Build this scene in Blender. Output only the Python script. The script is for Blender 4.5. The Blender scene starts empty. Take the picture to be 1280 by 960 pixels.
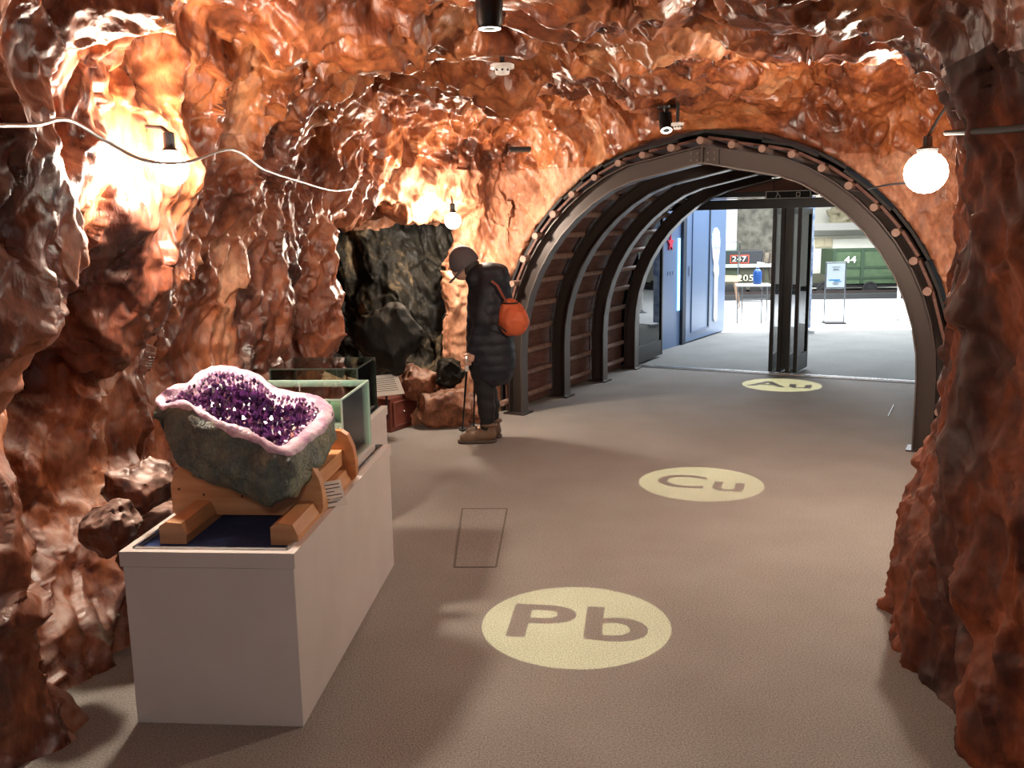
import bpy, bmesh, math, random
import numpy as np
from mathutils import Vector, Matrix
random.seed(7); rng = np.random.default_rng(7)
SC = bpy.context.scene
COL = SC.collection
PI = math.pi

# ------------------------------------------------------------------ camera
F_PX, PITCH, ROLL, EYE = 1130.0, math.radians(9.81), math.radians(1.0), 1.6
FW = Vector((0, math.cos(PITCH), -math.sin(PITCH)))
_u = Vector((0, math.sin(PITCH), math.cos(PITCH))); _r = Vector((1, 0, 0))
RT = math.cos(ROLL)*_r - math.sin(ROLL)*_u
UP = math.sin(ROLL)*_r + math.cos(ROLL)*_u
cd = bpy.data.cameras.new('camera'); cam = bpy.data.objects.new('camera', cd); COL.objects.link(cam)
cd.sensor_width = 36; cd.lens = 36*F_PX/1280; cd.clip_start = .02
cam.matrix_world = Matrix(((RT.x, UP.x, -FW.x, 0), (RT.y, UP.y, -FW.y, 0), (RT.z, UP.z, -FW.z, EYE), (0, 0, 0, 1)))
SC.camera = cam
def _ray(x, y): return FW*F_PX + RT*(x-640) - UP*(y-480)
def at(x, y, Y):
    d = _ray(x, y); return Vector((0, 0, EYE)) + d*(Y/d.y)
def flr(x, y, z=0):
    d = _ray(x, y); return Vector((0, 0, EYE)) + d*((z-EYE)/d.z)

# ------------------------------------------------------------------ world and exposure
w = bpy.data.worlds.new('world'); SC.world = w; w.use_nodes = True
w.node_tree.nodes['Background'].inputs[0].default_value = (.75, .85, 1, 1)
w.node_tree.nodes['Background'].inputs[1].default_value = .35
SC.view_settings.view_transform = 'Standard'; SC.view_settings.look = 'None'
SC.cycles.transparent_max_bounces = 48
SC.view_settings.gamma = 1; SC.view_settings.exposure = 0.35
LAMP_E = 560.0            # globe lamp radiance
LOBBY_W = 900.0

# ------------------------------------------------------------------ helpers
def area(name, loc, size, power, color, rot=(0, 0, 0), sy=None):
    l = bpy.data.lights.new(name, 'AREA'); l.energy = power; l.color = color; l.shape = 'RECTANGLE'
    l.size = size; l.size_y = sy or size
    o = bpy.data.objects.new(name, l); COL.objects.link(o); o.location = loc; o.rotation_euler = rot
    return o
area('lobby_ceiling_light', (5.2, 16.2, 3.3), 5.0, LOBBY_W, (.93, .97, 1), sy=5.0)
area('lobby_entrance_light', (3.6, 12.0, 3.1), 1.2, 110, (.75, .87, 1))
area('cave_front_fill', (-.3, .3, 2.05), .5, 15, (1, .84, .72))  # fill added near the camera to brighten the front of the near case

def tag(o, label=None, cat=None, group=None, kind=None):
    if label: o['label'] = label
    if cat: o['category'] = cat
    if group: o['group'] = group
    if kind: o['kind'] = kind
    return o
def empty(name, loc=(0, 0, 0), label=None, cat=None, group=None, kind=None, rz=0):
    o = bpy.data.objects.new(name, None); COL.objects.link(o); o.location = loc; o.rotation_euler = (0, 0, rz)
    o.empty_display_size = .05
    return tag(o, label, cat, group, kind)
def link(name, me, m=None, parent=None, smooth=False):
    o = bpy.data.objects.new(name, me); COL.objects.link(o)
    if m and not me.materials: me.materials.append(m)
    if smooth: me.shade_smooth()
    if parent: o.parent = parent
    return o
def world_child(o, parent):
    """keep mesh coordinates given in world space under a moved parent"""
    o.parent = parent; o.matrix_parent_inverse = wmat(parent).inverted(); return o
def wmat(o):
    return wmat(o.parent) @ o.matrix_parent_inverse @ o.matrix_basis if o.parent else o.matrix_basis.copy()
def npmesh(name, V, Fq):
    me = bpy.data.meshes.new(name); V = np.asarray(V, np.float32); Fq = np.asarray(Fq, np.int32)
    me.vertices.add(len(V)); me.vertices.foreach_set('co', V.ravel())
    n, k = Fq.shape
    me.loops.add(n*k); me.loops.foreach_set('vertex_index', Fq.ravel())
    me.polygons.add(n); me.polygons.foreach_set('loop_start', np.arange(0, n*k, k, dtype=np.int32))
    me.update(calc_edges=True); return me
class MB:
    def __init__(s): s.bm = bmesh.new()
    def box(s, c, size, M=None, bevel=0):
        m = Matrix.Translation(Vector(c)) @ Matrix.Diagonal((*size, 1))
        if M is not None: m = M @ m
        r = bmesh.ops.create_cube(s.bm, size=1, matrix=m)
        if bevel:
            es = list({e for v in r['verts'] for e in v.link_edges})
            bmesh.ops.bevel(s.bm, geom=es, offset=bevel, segments=2, affect='EDGES', profile=.6)
        return s
    def tube(s, pts, r, seg=8, cap=True):
        pts = [Vector(p) for p in pts]; rs = r if isinstance(r, (list, tuple)) else [r]*len(pts)
        rings = []; prev = None
        for i, p in enumerate(pts):
            t = (pts[min(i+1, len(pts)-1)] - pts[max(i-1, 0)]).normalized()
            a = t.orthogonal().normalized() if prev is None else (prev - t*prev.dot(t)).normalized()
            prev = a; b = t.cross(a)
            rings.append([s.bm.verts.new(p + (a*math.cos(k*2*PI/seg) + b*math.sin(k*2*PI/seg))*rs[i]) for k in range(seg)])
        for i in range(len(rings)-1):
            for k in range(seg):
                s.bm.faces.new((rings[i][k], rings[i][(k+1) % seg], rings[i+1][(k+1) % seg], rings[i+1][k]))
        if cap:
            s.bm.faces.new(list(reversed(rings[0]))); s.bm.faces.new(rings[-1])
        return s
    def lathe(s, prof, c=(0, 0, 0), seg=24, M=None):
        c = Vector(c); rings = []
        for (r, z) in prof:
            ring = [c + Vector((r*math.cos(k*2*PI/seg), r*math.sin(k*2*PI/seg), z)) for k in range(seg)]
            if M is not None: ring = [M @ v for v in ring]
            rings.append([s.bm.verts.new(v) for v in ring])
        for i in range(len(rings)-1):
            for k in range(seg):
                s.bm.faces.new((rings[i][k], rings[i][(k+1) % seg], rings[i+1][(k+1) % seg], rings[i+1][k]))
        s.bm.faces.new(list(reversed(rings[0]))); s.bm.faces.new(rings[-1]); return s
    def prism(s, poly, fn, d0, d1):
        """poly: (a,b) outline, fn(a,b,d) -> point"""
        lo = [s.bm.verts.new(fn(a, b, d0)) for a, b in poly]; hi = [s.bm.verts.new(fn(a, b, d1)) for a, b in poly]
        n = len(poly)
        for i in range(n): s.bm.faces.new((lo[i], lo[(i+1) % n], hi[(i+1) % n], hi[i]))
        s.bm.faces.new(list(reversed(lo))); s.bm.faces.new(hi); return s
    def build(s, name, m=None, parent=None, smooth=False, world=False):
        bmesh.ops.recalc_face_normals(s.bm, faces=s.bm.faces)
        me = bpy.data.meshes.new(name); s.bm.to_mesh(me); s.bm.free()
        if smooth: me.shade_smooth(); 
        o = link(name, me, m, None if world else parent)
        if smooth:
            try: me.set_sharp_from_angle(angle=math.radians(40))
            except Exception: pass
        if world and parent: world_child(o, parent)
        return o

# ------------------------------------------------------------------ materials
def mat(name, col, rough=.6, metal=0, spec=.5, emit=None, estr=1, coat=0, bump=None, var=None, alpha=None, trans=0, ior=1.45):
    m = bpy.data.materials.new(name); m.use_nodes = True; nt = m.node_tree; b = nt.nodes['Principled BSDF']
    b.inputs['Base Color'].default_value = (*col, 1); b.inputs['Roughness'].default_value = rough
    b.inputs['Metallic'].default_value = metal; b.inputs['Specular IOR Level'].default_value = spec
    b.inputs['Coat Weight'].default_value = coat; b.inputs['Transmission Weight'].default_value = trans; b.inputs['IOR'].default_value = ior
    if emit: b.inputs['Emission Color'].default_value = (*emit, 1); b.inputs['Emission Strength'].default_value = estr
    N, L = nt.nodes, nt.links
    geo = N.new('ShaderNodeTexCoord')
    if var:   # (scale, second colour, detail, (sx,sy,sz))
        mp = N.new('ShaderNodeMapping'); mp.inputs['Scale'].default_value = var[3] if len(var) > 3 else (1, 1, 1)
        t = N.new('ShaderNodeTexNoise'); t.inputs['Scale'].default_value = var[0]; t.inputs['Detail'].default_value = var[2]
        r = N.new('ShaderNodeValToRGB'); r.color_ramp.elements[0].position = .35; r.color_ramp.elements[1].position = .65
        r.color_ramp.elements[0].color = (*col, 1); r.color_ramp.elements[1].color = (*var[1], 1)
        L.new(geo.outputs['Object'], mp.inputs[0]); L.new(mp.outputs[0], t.inputs['Vector']); L.new(t.outputs[0], r.inputs[0]); L.new(r.outputs[0], b.inputs['Base Color'])
    if bump:  # (scale, strength, distance)
        t = N.new('ShaderNodeTexNoise'); t.inputs['Scale'].default_value = bump[0]; t.inputs['Detail'].default_value = 5
        k = N.new('ShaderNodeBump'); k.inputs['Strength'].default_value = bump[1]; k.inputs['Distance'].default_value = bump[2]
        L.new(geo.outputs['Object'], t.inputs['Vector']); L.new(t.outputs[0], k.inputs['Height']); L.new(k.outputs[0], b.inputs['Normal'])
    return m
def ramp(N, stops):
    r = N.new('ShaderNodeValToRGB'); e = r.color_ramp.elements
    while len(e) < len(stops): e.new(.5)
    for i, (p, c) in enumerate(stops): e[i].position = p; e[i].color = (*c, 1)
    return r
def rock_mat(name, cols, dust, dust_amt=.6, rough=(.28, .6), bump_s=1.0, sc=1.0, spec=.5, tone=True):
    m = bpy.data.materials.new(name); m.use_nodes = True; nt = m.node_tree; N, L = nt.nodes, nt.links; b = N['Principled BSDF']
    tc = N.new('ShaderNodeTexCoord'); mp = N.new('ShaderNodeMapping'); mp.inputs['Scale'].default_value = (1, 1, .55)
    L.new(tc.outputs['Object'], mp.inputs[0])
    def noise(scale, det, dist=0, src=None, rgh=.6):
        t = N.new('ShaderNodeTexNoise'); t.inputs['Scale'].default_value = scale*sc; t.inputs['Detail'].default_value = det
        t.inputs['Distortion'].default_value = dist; t.inputs['Roughness'].default_value = rgh
        L.new(src or mp.outputs[0], t.inputs['Vector']); return t
    n1 = noise(1.7, 7, .6); n2 = noise(7, 8, .4); n3 = noise(40, 6)
    mx = N.new('ShaderNodeMath'); mx.operation = 'MULTIPLY_ADD'; mx.inputs[1].default_value = .45
    sb = N.new('ShaderNodeMath'); sb.operation = 'MULTIPLY_ADD'; sb.inputs[1].default_value = .62; sb.inputs[2].default_value = -.03
    L.new(n1.outputs[0], sb.inputs[0]); L.new(n2.outputs[0], mx.inputs[0]); L.new(sb.outputs[0], mx.inputs[2])
    r = ramp(N, list(zip((.33, .46, .56, .68), cols)))
    an = N.new('ShaderNodeAttribute'); an.attribute_name = 'tone'; ta = N.new('ShaderNodeMath'); ta.operation = 'MULTIPLY_ADD'; ta.inputs[1].default_value = .26 if tone else 0
    of = N.new('ShaderNodeMath'); of.operation = 'ADD'; of.inputs[1].default_value = -.13 if tone else 0
    L.new(mx.outputs[0], of.inputs[0]); L.new(an.outputs['Fac'], ta.inputs[0]); L.new(of.outputs[0], ta.inputs[2]); L.new(ta.outputs[0], r.inputs[0])
    # grime specks
    mul = N.new('ShaderNodeMix'); mul.data_type = 'RGBA'; mul.blend_type = 'MULTIPLY'; mul.inputs[0].default_value = .55
    g = ramp(N, [(.35, (.35, .3, .28)), (.6, (1, 1, 1))]); L.new(n3.outputs[0], g.inputs[0])
    L.new(r.outputs[0], mul.inputs[6]); L.new(g.outputs[0], mul.inputs[7])
    # dust on ledges that face up
    gn = N.new('ShaderNodeNewGeometry'); sx = N.new('ShaderNodeSeparateXYZ'); L.new(gn.outputs['Normal'], sx.inputs[0])
    mr = N.new('ShaderNodeMapRange'); mr.inputs[1].default_value = .25; mr.inputs[2].default_value = .8; mr.inputs[4].default_value = dust_amt
    L.new(sx.outputs[2], mr.inputs[0])
    dm = N.new('ShaderNodeMath'); dm.operation = 'MULTIPLY'; dr = ramp(N, [(.35, (0, 0, 0)), (.6, (1, 1, 1))]); n4 = noise(14, 6); L.new(n4.outputs[0], dr.inputs[0])
    L.new(mr.outputs[0], dm.inputs[0]); L.new(dr.outputs[0], dm.inputs[1])
    md = N.new('ShaderNodeMix'); md.data_type = 'RGBA'; L.new(dm.outputs[0], md.inputs[0]); L.new(mul.outputs[2], md.inputs[6]); md.inputs[7].default_value = (*dust, 1)
    L.new(md.outputs[2], b.inputs['Base Color'])
    rr = N.new('ShaderNodeMapRange'); rr.inputs[1].default_value = .35; rr.inputs[2].default_value = .65; rr.inputs[3].default_value = rough[0]; rr.inputs[4].default_value = rough[1]
    L.new(n2.outputs[0], rr.inputs[0]); L.new(rr.outputs[0], b.inputs['Roughness']); b.inputs['Specular IOR Level'].default_value = spec
    b1 = N.new('ShaderNodeBump'); b1.inputs['Strength'].default_value = .9*bump_s; b1.inputs['Distance'].default_value = .0035
    b2 = N.new('ShaderNodeBump'); b2.inputs['Strength'].default_value = .7*bump_s; b2.inputs['Distance'].default_value = .008
    vor = N.new('ShaderNodeTexVoronoi'); vor.feature = 'F1'; vor.inputs['Scale'].default_value = 13*sc; vor.inputs['Detail'].default_value = 2
    wv = N.new('ShaderNodeVectorMath'); wv.operation = 'ADD'; L.new(mp.outputs[0], wv.inputs[0])
    ws = N.new('ShaderNodeVectorMath'); ws.operation = 'SCALE'; ws.inputs[3].default_value = .35; n5 = noise(3, 3); L.new(n5.outputs[1], ws.inputs[0]); L.new(ws.outputs[0], wv.inputs[1])
    L.new(wv.outputs[0], vor.inputs['Vector'])
    n6 = noise(16, 10, .5, rgh=.62)
    L.new(vor.outputs['Distance'], b1.inputs['Height']); L.new(n6.outputs[0], b2.inputs['Height']); L.new(b1.outputs[0], b2.inputs['Normal'])
    L.new(b2.outputs[0], b.inputs['Normal'])
    return m

M_LEFT = rock_mat('rust_rock', [(.045, .013, .008), (.18, .048, .021), (.38, .122, .048), (.55, .29, .17)], (.45, .31, .26), .8, rough=(.22, .55), spec=.6)
M_CEIL = rock_mat('orange_rock', [(.055, .016, .008), (.22, .058, .020), (.43, .138, .044), (.54, .25, .12)], (.45, .3, .22), .5, rough=(.22, .55), spec=.6)
M_BACK = rock_mat('pale_rock', [(.14, .045, .02), (.36, .14, .07), (.52, .25, .14), (.62, .38, .25)], (.5, .36, .28), .5, rough=(.45, .75), bump_s=.8)
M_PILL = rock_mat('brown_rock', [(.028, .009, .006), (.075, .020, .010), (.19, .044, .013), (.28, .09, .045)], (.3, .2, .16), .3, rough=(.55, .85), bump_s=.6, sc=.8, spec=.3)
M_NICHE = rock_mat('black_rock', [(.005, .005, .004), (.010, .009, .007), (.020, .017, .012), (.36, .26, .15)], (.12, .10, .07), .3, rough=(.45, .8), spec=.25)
M_STEEL = mat('brown_steel', (.06, .046, .041), .42, .35, bump=(60, .1, .002))
M_FLANGE = mat('lit_flange', (.13, .115, .105), .38, .5, bump=(60, .1, .002))  # the highlight on the lit inner flange is put into a paler steel
M_PLANK = mat('lagging_plank', (.10, .042, .03), .65, var=(6, (.16, .075, .055), 5, (1, 1, 8)), bump=(40, .3, .004))
M_LOG = mat('lagging_log', (.22, .13, .10), .7, var=(20, (.3, .2, .16), 4), bump=(60, .3, .003))
M_CASE = mat('case_white', (.60, .55, .52), .55, bump=(160, .05, .002), var=(4, (.56, .51, .48), 4))
M_NAVY = mat('navy_felt', (.012, .03, .11), .95, var=(80, (.02, .045, .15), 3))
M_BLK = mat('black_metal', (.012, .012, .013), .35, .2)
M_BLKM = mat('black_matte', (.015, .014, .014), .7)
M_WHITE = mat('white_plastic', (.8, .79, .76), .4)
M_PAPER = mat('paper', (.82, .80, .74), .8)
M_INK = mat('ink', (.05, .05, .06), .8)
M_CHROME = mat('brushed_metal', (.6, .62, .64), .25, 1)
M_PINE = mat('pine_wood', (.52, .25, .11), .45, var=(3.2, (.68, .37, .18), 6, (1, 1, 9)), bump=(30, .08, .002))
M_PINE2 = mat('orange_pine_wood', (.5, .19, .07), .45, var=(4, (.62, .27, .11), 6, (1, 1, 9)))
M_KNOT = mat('wood_knot', (.13, .05, .02), .5)
def glass_mat(name, tint=(.93, 1, .96), rough=0.0, mixf=.9):
    m = bpy.data.materials.new(name); m.use_nodes = True; nt = m.node_tree; N, L = nt.nodes, nt.links
    for n in list(N):
        if n.type == 'BSDF_PRINCIPLED': N.remove(n)
    out = [n for n in N if n.type == 'OUTPUT_MATERIAL'][0]
    tr = N.new('ShaderNodeBsdfTransparent'); tr.inputs[0].default_value = (*tint, 1)
    gl = N.new('ShaderNodeBsdfGlossy'); gl.inputs['Roughness'].default_value = .02
    fr = N.new('ShaderNodeFresnel'); fr.inputs[0].default_value = 1.45
    mx = N.new('ShaderNodeMixShader'); L.new(fr.outputs[0], mx.inputs[0]); L.new(tr.outputs[0], mx.inputs[1]); L.new(gl.outputs[0], mx.inputs[2]); L.new(mx.outputs[0], out.inputs[0])
    return m
M_GLASS = glass_mat('clear_glass'); M_GEDGE = mat('glass_edge', (.55, .72, .64), .2, spec=.8)
M_DKEDGE = mat('glass_edge_dark', (.05, .07, .06), .2, spec=.8)

def carpet(name, c1, c2):
    m = bpy.data.materials.new(name); m.use_nodes = True; nt = m.node_tree; N, L = nt.nodes, nt.links; b = N['Principled BSDF']
    tc = N.new('ShaderNodeTexCoord')
    def noise(s, d):
        t = N.new('ShaderNodeTexNoise'); t.inputs['Scale'].default_value = s; t.inputs['Detail'].default_value = d; L.new(tc.outputs['Object'], t.inputs['Vector']); return t
    a = noise(160, 3); c = noise(2.2, 5); r = ramp(N, [(.32, c1), (.68, c2)]); L.new(a.outputs[0], r.inputs[0])
    q = ramp(N, [(.3, (.86, .85, .84)), (.7, (1, 1, 1))]); L.new(c.outputs[0], q.inputs[0])
    mx = N.new('ShaderNodeMix'); mx.data_type = 'RGBA'; mx.blend_type = 'MULTIPLY'; mx.inputs[0].default_value = 1
    L.new(r.outputs[0], mx.inputs[6]); L.new(q.outputs[0], mx.inputs[7]); L.new(mx.outputs[2], b.inputs['Base Color'])
    b.inputs['Roughness'].default_value = .95; b.inputs['Specular IOR Level'].default_value = .15
    k = N.new('ShaderNodeBump'); k.inputs['Strength'].default_value = .8; k.inputs['Distance'].default_value = .006
    L.new(a.outputs[0], k.inputs['Height']); L.new(k.outputs[0], b.inputs['Normal'])
    return m
M_CARPET = carpet('taupe_carpet', (.205, .188, .172), (.41, .376, .345))
M_CARPET2 = carpet('grey_carpet', (.15, .15, .14), (.28, .28, .27))

# ------------------------------------------------------------------ text
TXT = {}
def text_mesh(body, size=1, bold=0.0, sx=1.0):
    c = bpy.data.curves.new('txt', 'FONT'); c.body = body; c.size = size; c.offset = bold; c.align_x = 'CENTER'; c.align_y = 'CENTER'; c.resolution_u = 6
    c.space_character = 1.08
    o = bpy.data.objects.new('txt', c); COL.objects.link(o); dg = bpy.context.evaluated_depsgraph_get(); dg.update()
    me = bpy.data.meshes.new_from_object(o.evaluated_get(dg)); bpy.data.objects.remove(o)
    me.materials.clear()
    for v in me.vertices: v.co.x *= sx
    return me
for body, size, bold, sx in (('Pb', .44, .008, 1.3), ('Cu', .41, .006, 1.12), ('Au', .43, .008, 1.2), ('247', .16, 0, 1.2), ('205', .19, .001, 1.2), ('44', .20, .003, 1.2)):
    TXT[body] = text_mesh(body, size, bold, sx)

# ------------------------------------------------------------------ noise and surface nets (numpy)
def _hash(ix, iy, iz, seed):
    h = (ix.astype(np.uint32)*np.uint32(374761393) + iy.astype(np.uint32)*np.uint32(668265263) + iz.astype(np.uint32)*np.uint32(2147483647 & 0x5bd1e995) + np.uint32(seed)*np.uint32(144269504))
    h = (h ^ (h >> np.uint32(13)))*np.uint32(1274126177); h ^= h >> np.uint32(16); h = h*np.uint32(2246822519); h ^= h >> np.uint32(15)
    return h
def _r(h, k):
    h = (h ^ np.uint32(k*0x9E3779B1 & 0xffffffff))*np.uint32(2654435761); h ^= h >> np.uint32(15); h = h*np.uint32(2246822519); h ^= h >> np.uint32(13)
    return (h & np.uint32(0xffffff)).astype(np.float32)/np.float32(0xffffff)
def vnoise(P, seed):
    i = np.floor(P).astype(np.int32); f = (P-i).astype(np.float32); f = f*f*(3-2*f); out = 0
    for dx in (0, 1):
        for dy in (0, 1):
            for dz in (0, 1):
                wgt = (f[:, 0] if dx else 1-f[:, 0])*(f[:, 1] if dy else 1-f[:, 1])*(f[:, 2] if dz else 1-f[:, 2])
                out = out + wgt*_r(_hash(i[:, 0]+dx, i[:, 1]+dy, i[:, 2]+dz, seed), 1)
    return out*2-1
def fbm(P, seed, octv=4, gain=.5):
    o = 0; a = 1; 
    for k in range(octv): o = o + a*vnoise(P*(2.03**k), seed+k); a *= gain
    return o
def _mix(h, k):
    h = (h ^ np.uint32((k*0x9E3779B1) & 0xffffffff))*np.uint32(2654435761); return h ^ (h >> np.uint32(15))
def _b(h, sh): return ((h >> np.uint32(sh)) & np.uint32(0x3ff)).astype(np.float32)*np.float32(1/1023)
def facets(P, seed, tilt=1.0, curve=None):
    """plates. curve None: tilted plane of the nearest cell (stepped). curve k: upper envelope of tilted shallow domes (creased, unbroken).
    returns height and a random tone per plate"""
    P = P.astype(np.float32); i = np.floor(P).astype(np.int32); fr = P-i; n = len(P)
    best = np.full(n, -1e9, np.float32); val = np.zeros(n, np.float32); tone = np.zeros(n, np.float32)
    for dx in (-1, 0, 1):
        for dy in (-1, 0, 1):
            for dz in (-1, 0, 1):
                h = _hash(i[:, 0]+dx, i[:, 1]+dy, i[:, 2]+dz, seed); h2 = _mix(h, 3)
                vx = fr[:, 0]-dx-_b(h, 0); vy = fr[:, 1]-dy-_b(h, 10); vz = fr[:, 2]-dz-_b(h, 20)
                d = vx*vx+vy*vy+vz*vz
                pl = (_b(h2, 21)-.5) if True else 0
                h3 = _mix(h, 5); pl = pl + tilt*((_b(h3, 0)-.5)*vx + (_b(h3, 10)-.5)*vy + (_b(h3, 20)-.5)*vz)
                sc_ = -d if curve is None else pl - curve*d
                m = sc_ > best; best = np.where(m, sc_, best); tone = np.where(m, _b(h2, 3), tone)
                if curve is None: val = np.where(m, pl, val)
    return (val if curve is None else best), tone
def surface_nets(Fv, org, h):
    S = Fv < 0; nx, ny, nz = Fv.shape
    cnt = np.zeros((nx-1, ny-1, nz-1), np.uint8)
    offs = [(a, b, c) for a in (0, 1) for b in (0, 1) for c in (0, 1)]
    for a, b, c in offs: cnt += S[a:nx-1+a, b:ny-1+b, c:nz-1+c]
    act = np.argwhere((cnt > 0) & (cnt < 8)); idm = np.full(cnt.shape, -1, np.int32); idm[act[:, 0], act[:, 1], act[:, 2]] = np.arange(len(act))
    val = {o: Fv[act[:, 0]+o[0], act[:, 1]+o[1], act[:, 2]+o[2]] for o in offs}
    acc = np.zeros((len(act), 3), np.float32); n = np.zeros(len(act), np.float32)
    for o in offs:
        for ax in range(3):
            if o[ax]: continue
            o2 = list(o); o2[ax] = 1; o2 = tuple(o2); A, B = val[o], val[o2]; m = (A < 0) != (B < 0)
            t = np.where(m, A/np.where(m, A-B, 1), 0); p = np.zeros((len(act), 3), np.float32) + np.array(o, np.float32); p[:, ax] = t
            acc += p*m[:, None]; n += m
    V = (act + acc/n[:, None])*h + np.array(org, np.float32)
    Q = []
    for ax in range(3):
        a1, a2 = [(1, 2), (2, 0), (0, 1)][ax]
        sl0 = [slice(None)]*3; sl1 = [slice(None)]*3; sl0[ax] = slice(0, -1); sl1[ax] = slice(1, None)
        A, B = S[tuple(sl0)], S[tuple(sl1)]; e = np.argwhere(A != B)
        ok = (e[:, a1] > 0) & (e[:, a2] > 0) & (e[:, a1] < Fv.shape[a1]-1) & (e[:, a2] < Fv.shape[a2]-1); e = e[ok]
        inside = A[e[:, 0], e[:, 1], e[:, 2]]
        def cid(d1, d2):
            q = e.copy(); q[:, a1] -= d1; q[:, a2] -= d2; return idm[q[:, 0], q[:, 1], q[:, 2]]
        q = np.stack([cid(1, 1), cid(0, 1), cid(0, 0), cid(1, 0)], 1)
        q[~inside] = q[~inside][:, ::-1]; Q.append(q)
    return V, np.concatenate(Q)
def subdivide(V, Q):
    e = np.stack([Q, np.roll(Q, -1, 1)], 2).reshape(-1, 2); e.sort(axis=1)
    key = e[:, 0].astype(np.int64)*len(V) + e[:, 1]; u, inv = np.unique(key, return_inverse=True); inv = inv.ravel()
    em = (V[u//len(V)] + V[u % len(V)])*.5; fm = V[Q].mean(1)
    ei = (len(V) + inv).reshape(-1, 4); fi = len(V)+len(em)+np.arange(len(Q))
    out = np.stack([np.stack([Q[:, k], ei[:, k], fi, ei[:, k-1]], 1) for k in range(4)], 1).reshape(-1, 4)
    return np.concatenate([V, em, fm]).astype(np.float32), out
def vnormals(V, Q):
    n = np.cross(V[Q[:, 2]]-V[Q[:, 0]], V[Q[:, 3]]-V[Q[:, 1]]); N = np.zeros_like(V)
    for k in range(4):
        for c in range(3): N[:, c] += np.bincount(Q[:, k], n[:, c], len(V)).astype(np.float32)
    return N/np.maximum(np.linalg.norm(N, axis=1, keepdims=True), 1e-9)
def smooth(V, Q, it=1, f=.5):
    for _ in range(it):
        A = np.zeros_like(V); c = np.zeros(len(V), np.float32)
        for k in range(4):
            for j in (1, 3):
                for d in range(3): A[:, d] += np.bincount(Q[:, k], V[Q[:, (k+j) % 4], d], len(V)).astype(np.float32)
                c += np.bincount(Q[:, k], minlength=len(V))
        V = V*(1-f) + f*A/np.maximum(c, 1)[:, None]
    return V.astype(np.float32)
def compact(V, Q, *extra):
    u, inv = np.unique(Q, return_inverse=True); r = (V[u], inv.reshape(Q.shape)); return r + tuple(e[u] for e in extra) if extra else r
def smax(a, b, k): 
    h = np.clip(.5 - .5*(b-a)/k, 0, 1); return b*(1-h) + a*h + k*h*(1-h)
def smin(a, b, k): return -smax(-a, -b, k)
def grid(lo, hi, h):
    ax = [np.arange(lo[i], hi[i]+h, h, dtype=np.float32) for i in range(3)]; return np.meshgrid(*ax, indexing='ij')
def cap(X, Y, Z, a, b, ra, rb):
    a = np.array(a, np.float32); d = np.array(b, np.float32)-a; t = np.clip(((X-a[0])*d[0]+(Y-a[1])*d[1]+(Z-a[2])*d[2])/max(float(d@d), 1e-9), 0, 1)
    return np.sqrt((X-a[0]-t*d[0])**2+(Y-a[1]-t*d[1])**2+(Z-a[2]-t*d[2])**2) - (ra+(rb-ra)*t)
def ell(X, Y, Z, c, r):
    q = np.sqrt(((X-c[0])/r[0])**2+((Y-c[1])/r[1])**2+((Z-c[2])/r[2])**2); return (q-1)*min(r)
def chain(G, pts, rs, k=.02):
    d = None
    for i in range(len(pts)-1):
        c = cap(*G, pts[i], pts[i+1], rs[i], rs[i+1]); d = c if d is None else smin(d, c, k)
    return d

# ------------------------------------------------------------------ tunnel frame: foot of the first arch, axis, width direction
AX = Vector((.477, .879, 0)).normalized(); WD = Vector((AX.y, -AX.x, 0)); FOOT = Vector((.031, 7.768, 0))
CS, CZ, RI, RO = 1.64, .50, 1.55, 1.68           # arch centre, inner and outer radius
def tun(s, z, d): return FOOT + WD*s + AX*d + Vector((0, 0, z))
def profile(r, n=26, flat=True):
    """arch outline from left foot to right foot as (s,z), straight near the crown like the two bolted top pieces"""
    pts = [(CS-r, 0), (CS-r, CZ*.5)]
    for k in range(n+1):
        a = PI - PI*k/n; s, z = CS + r*math.cos(a), CZ + r*math.sin(a)
        pts.append((s, z))
    pts += [(CS+r, CZ*.5), (CS+r, 0)]
    lim = .62
    if flat:
        zt = CZ + r; out = []
        for s, z in pts:
            u = abs(s-CS)
            if u < lim and z > CZ:
                ze = CZ + math.sqrt(r*r-lim*lim); z = zt - .0 - (zt-ze)*u/lim
            out.append((s, z))
        pts = out
    return pts

# ------------------------------------------------------------------ the rock shell of the cave
PLAN = np.array([(-1.8, -2.4), (-1.75, 0), (-1.76, 1.6), (-1.62, 2.25), (-1.42, 2.64), (-1.56, 2.95), (-1.50, 3.6), (-1.46, 4.5), (-1.42, 5.3), (-1.27, 5.95), (-1.17, 6.4), (-.98, 7.0), (-.62, 7.5), (.0, 7.80),
                 (2.95, 6.20), (3.35, 5.9), (3.3, 5.1), (2.7, 4.35), (2.0, 3.95), (1.58, 3.6), (1.45, 3.25), (1.36, 2.8), (1.38, 2.45), (1.52, 1.9), (1.75, 1.1), (1.8, -2.4)], np.float32)
h = .05; lo = (-2.9, -2.2, -.10); hi = (4.0, 8.9, 2.95)
gx = np.arange(lo[0], hi[0], h, dtype=np.float32); gy = np.arange(lo[1], hi[1], h, dtype=np.float32); gz = np.arange(lo[2], hi[2], h, dtype=np.float32)
X2, Y2 = np.meshgrid(gx, gy, indexing='ij')
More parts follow.
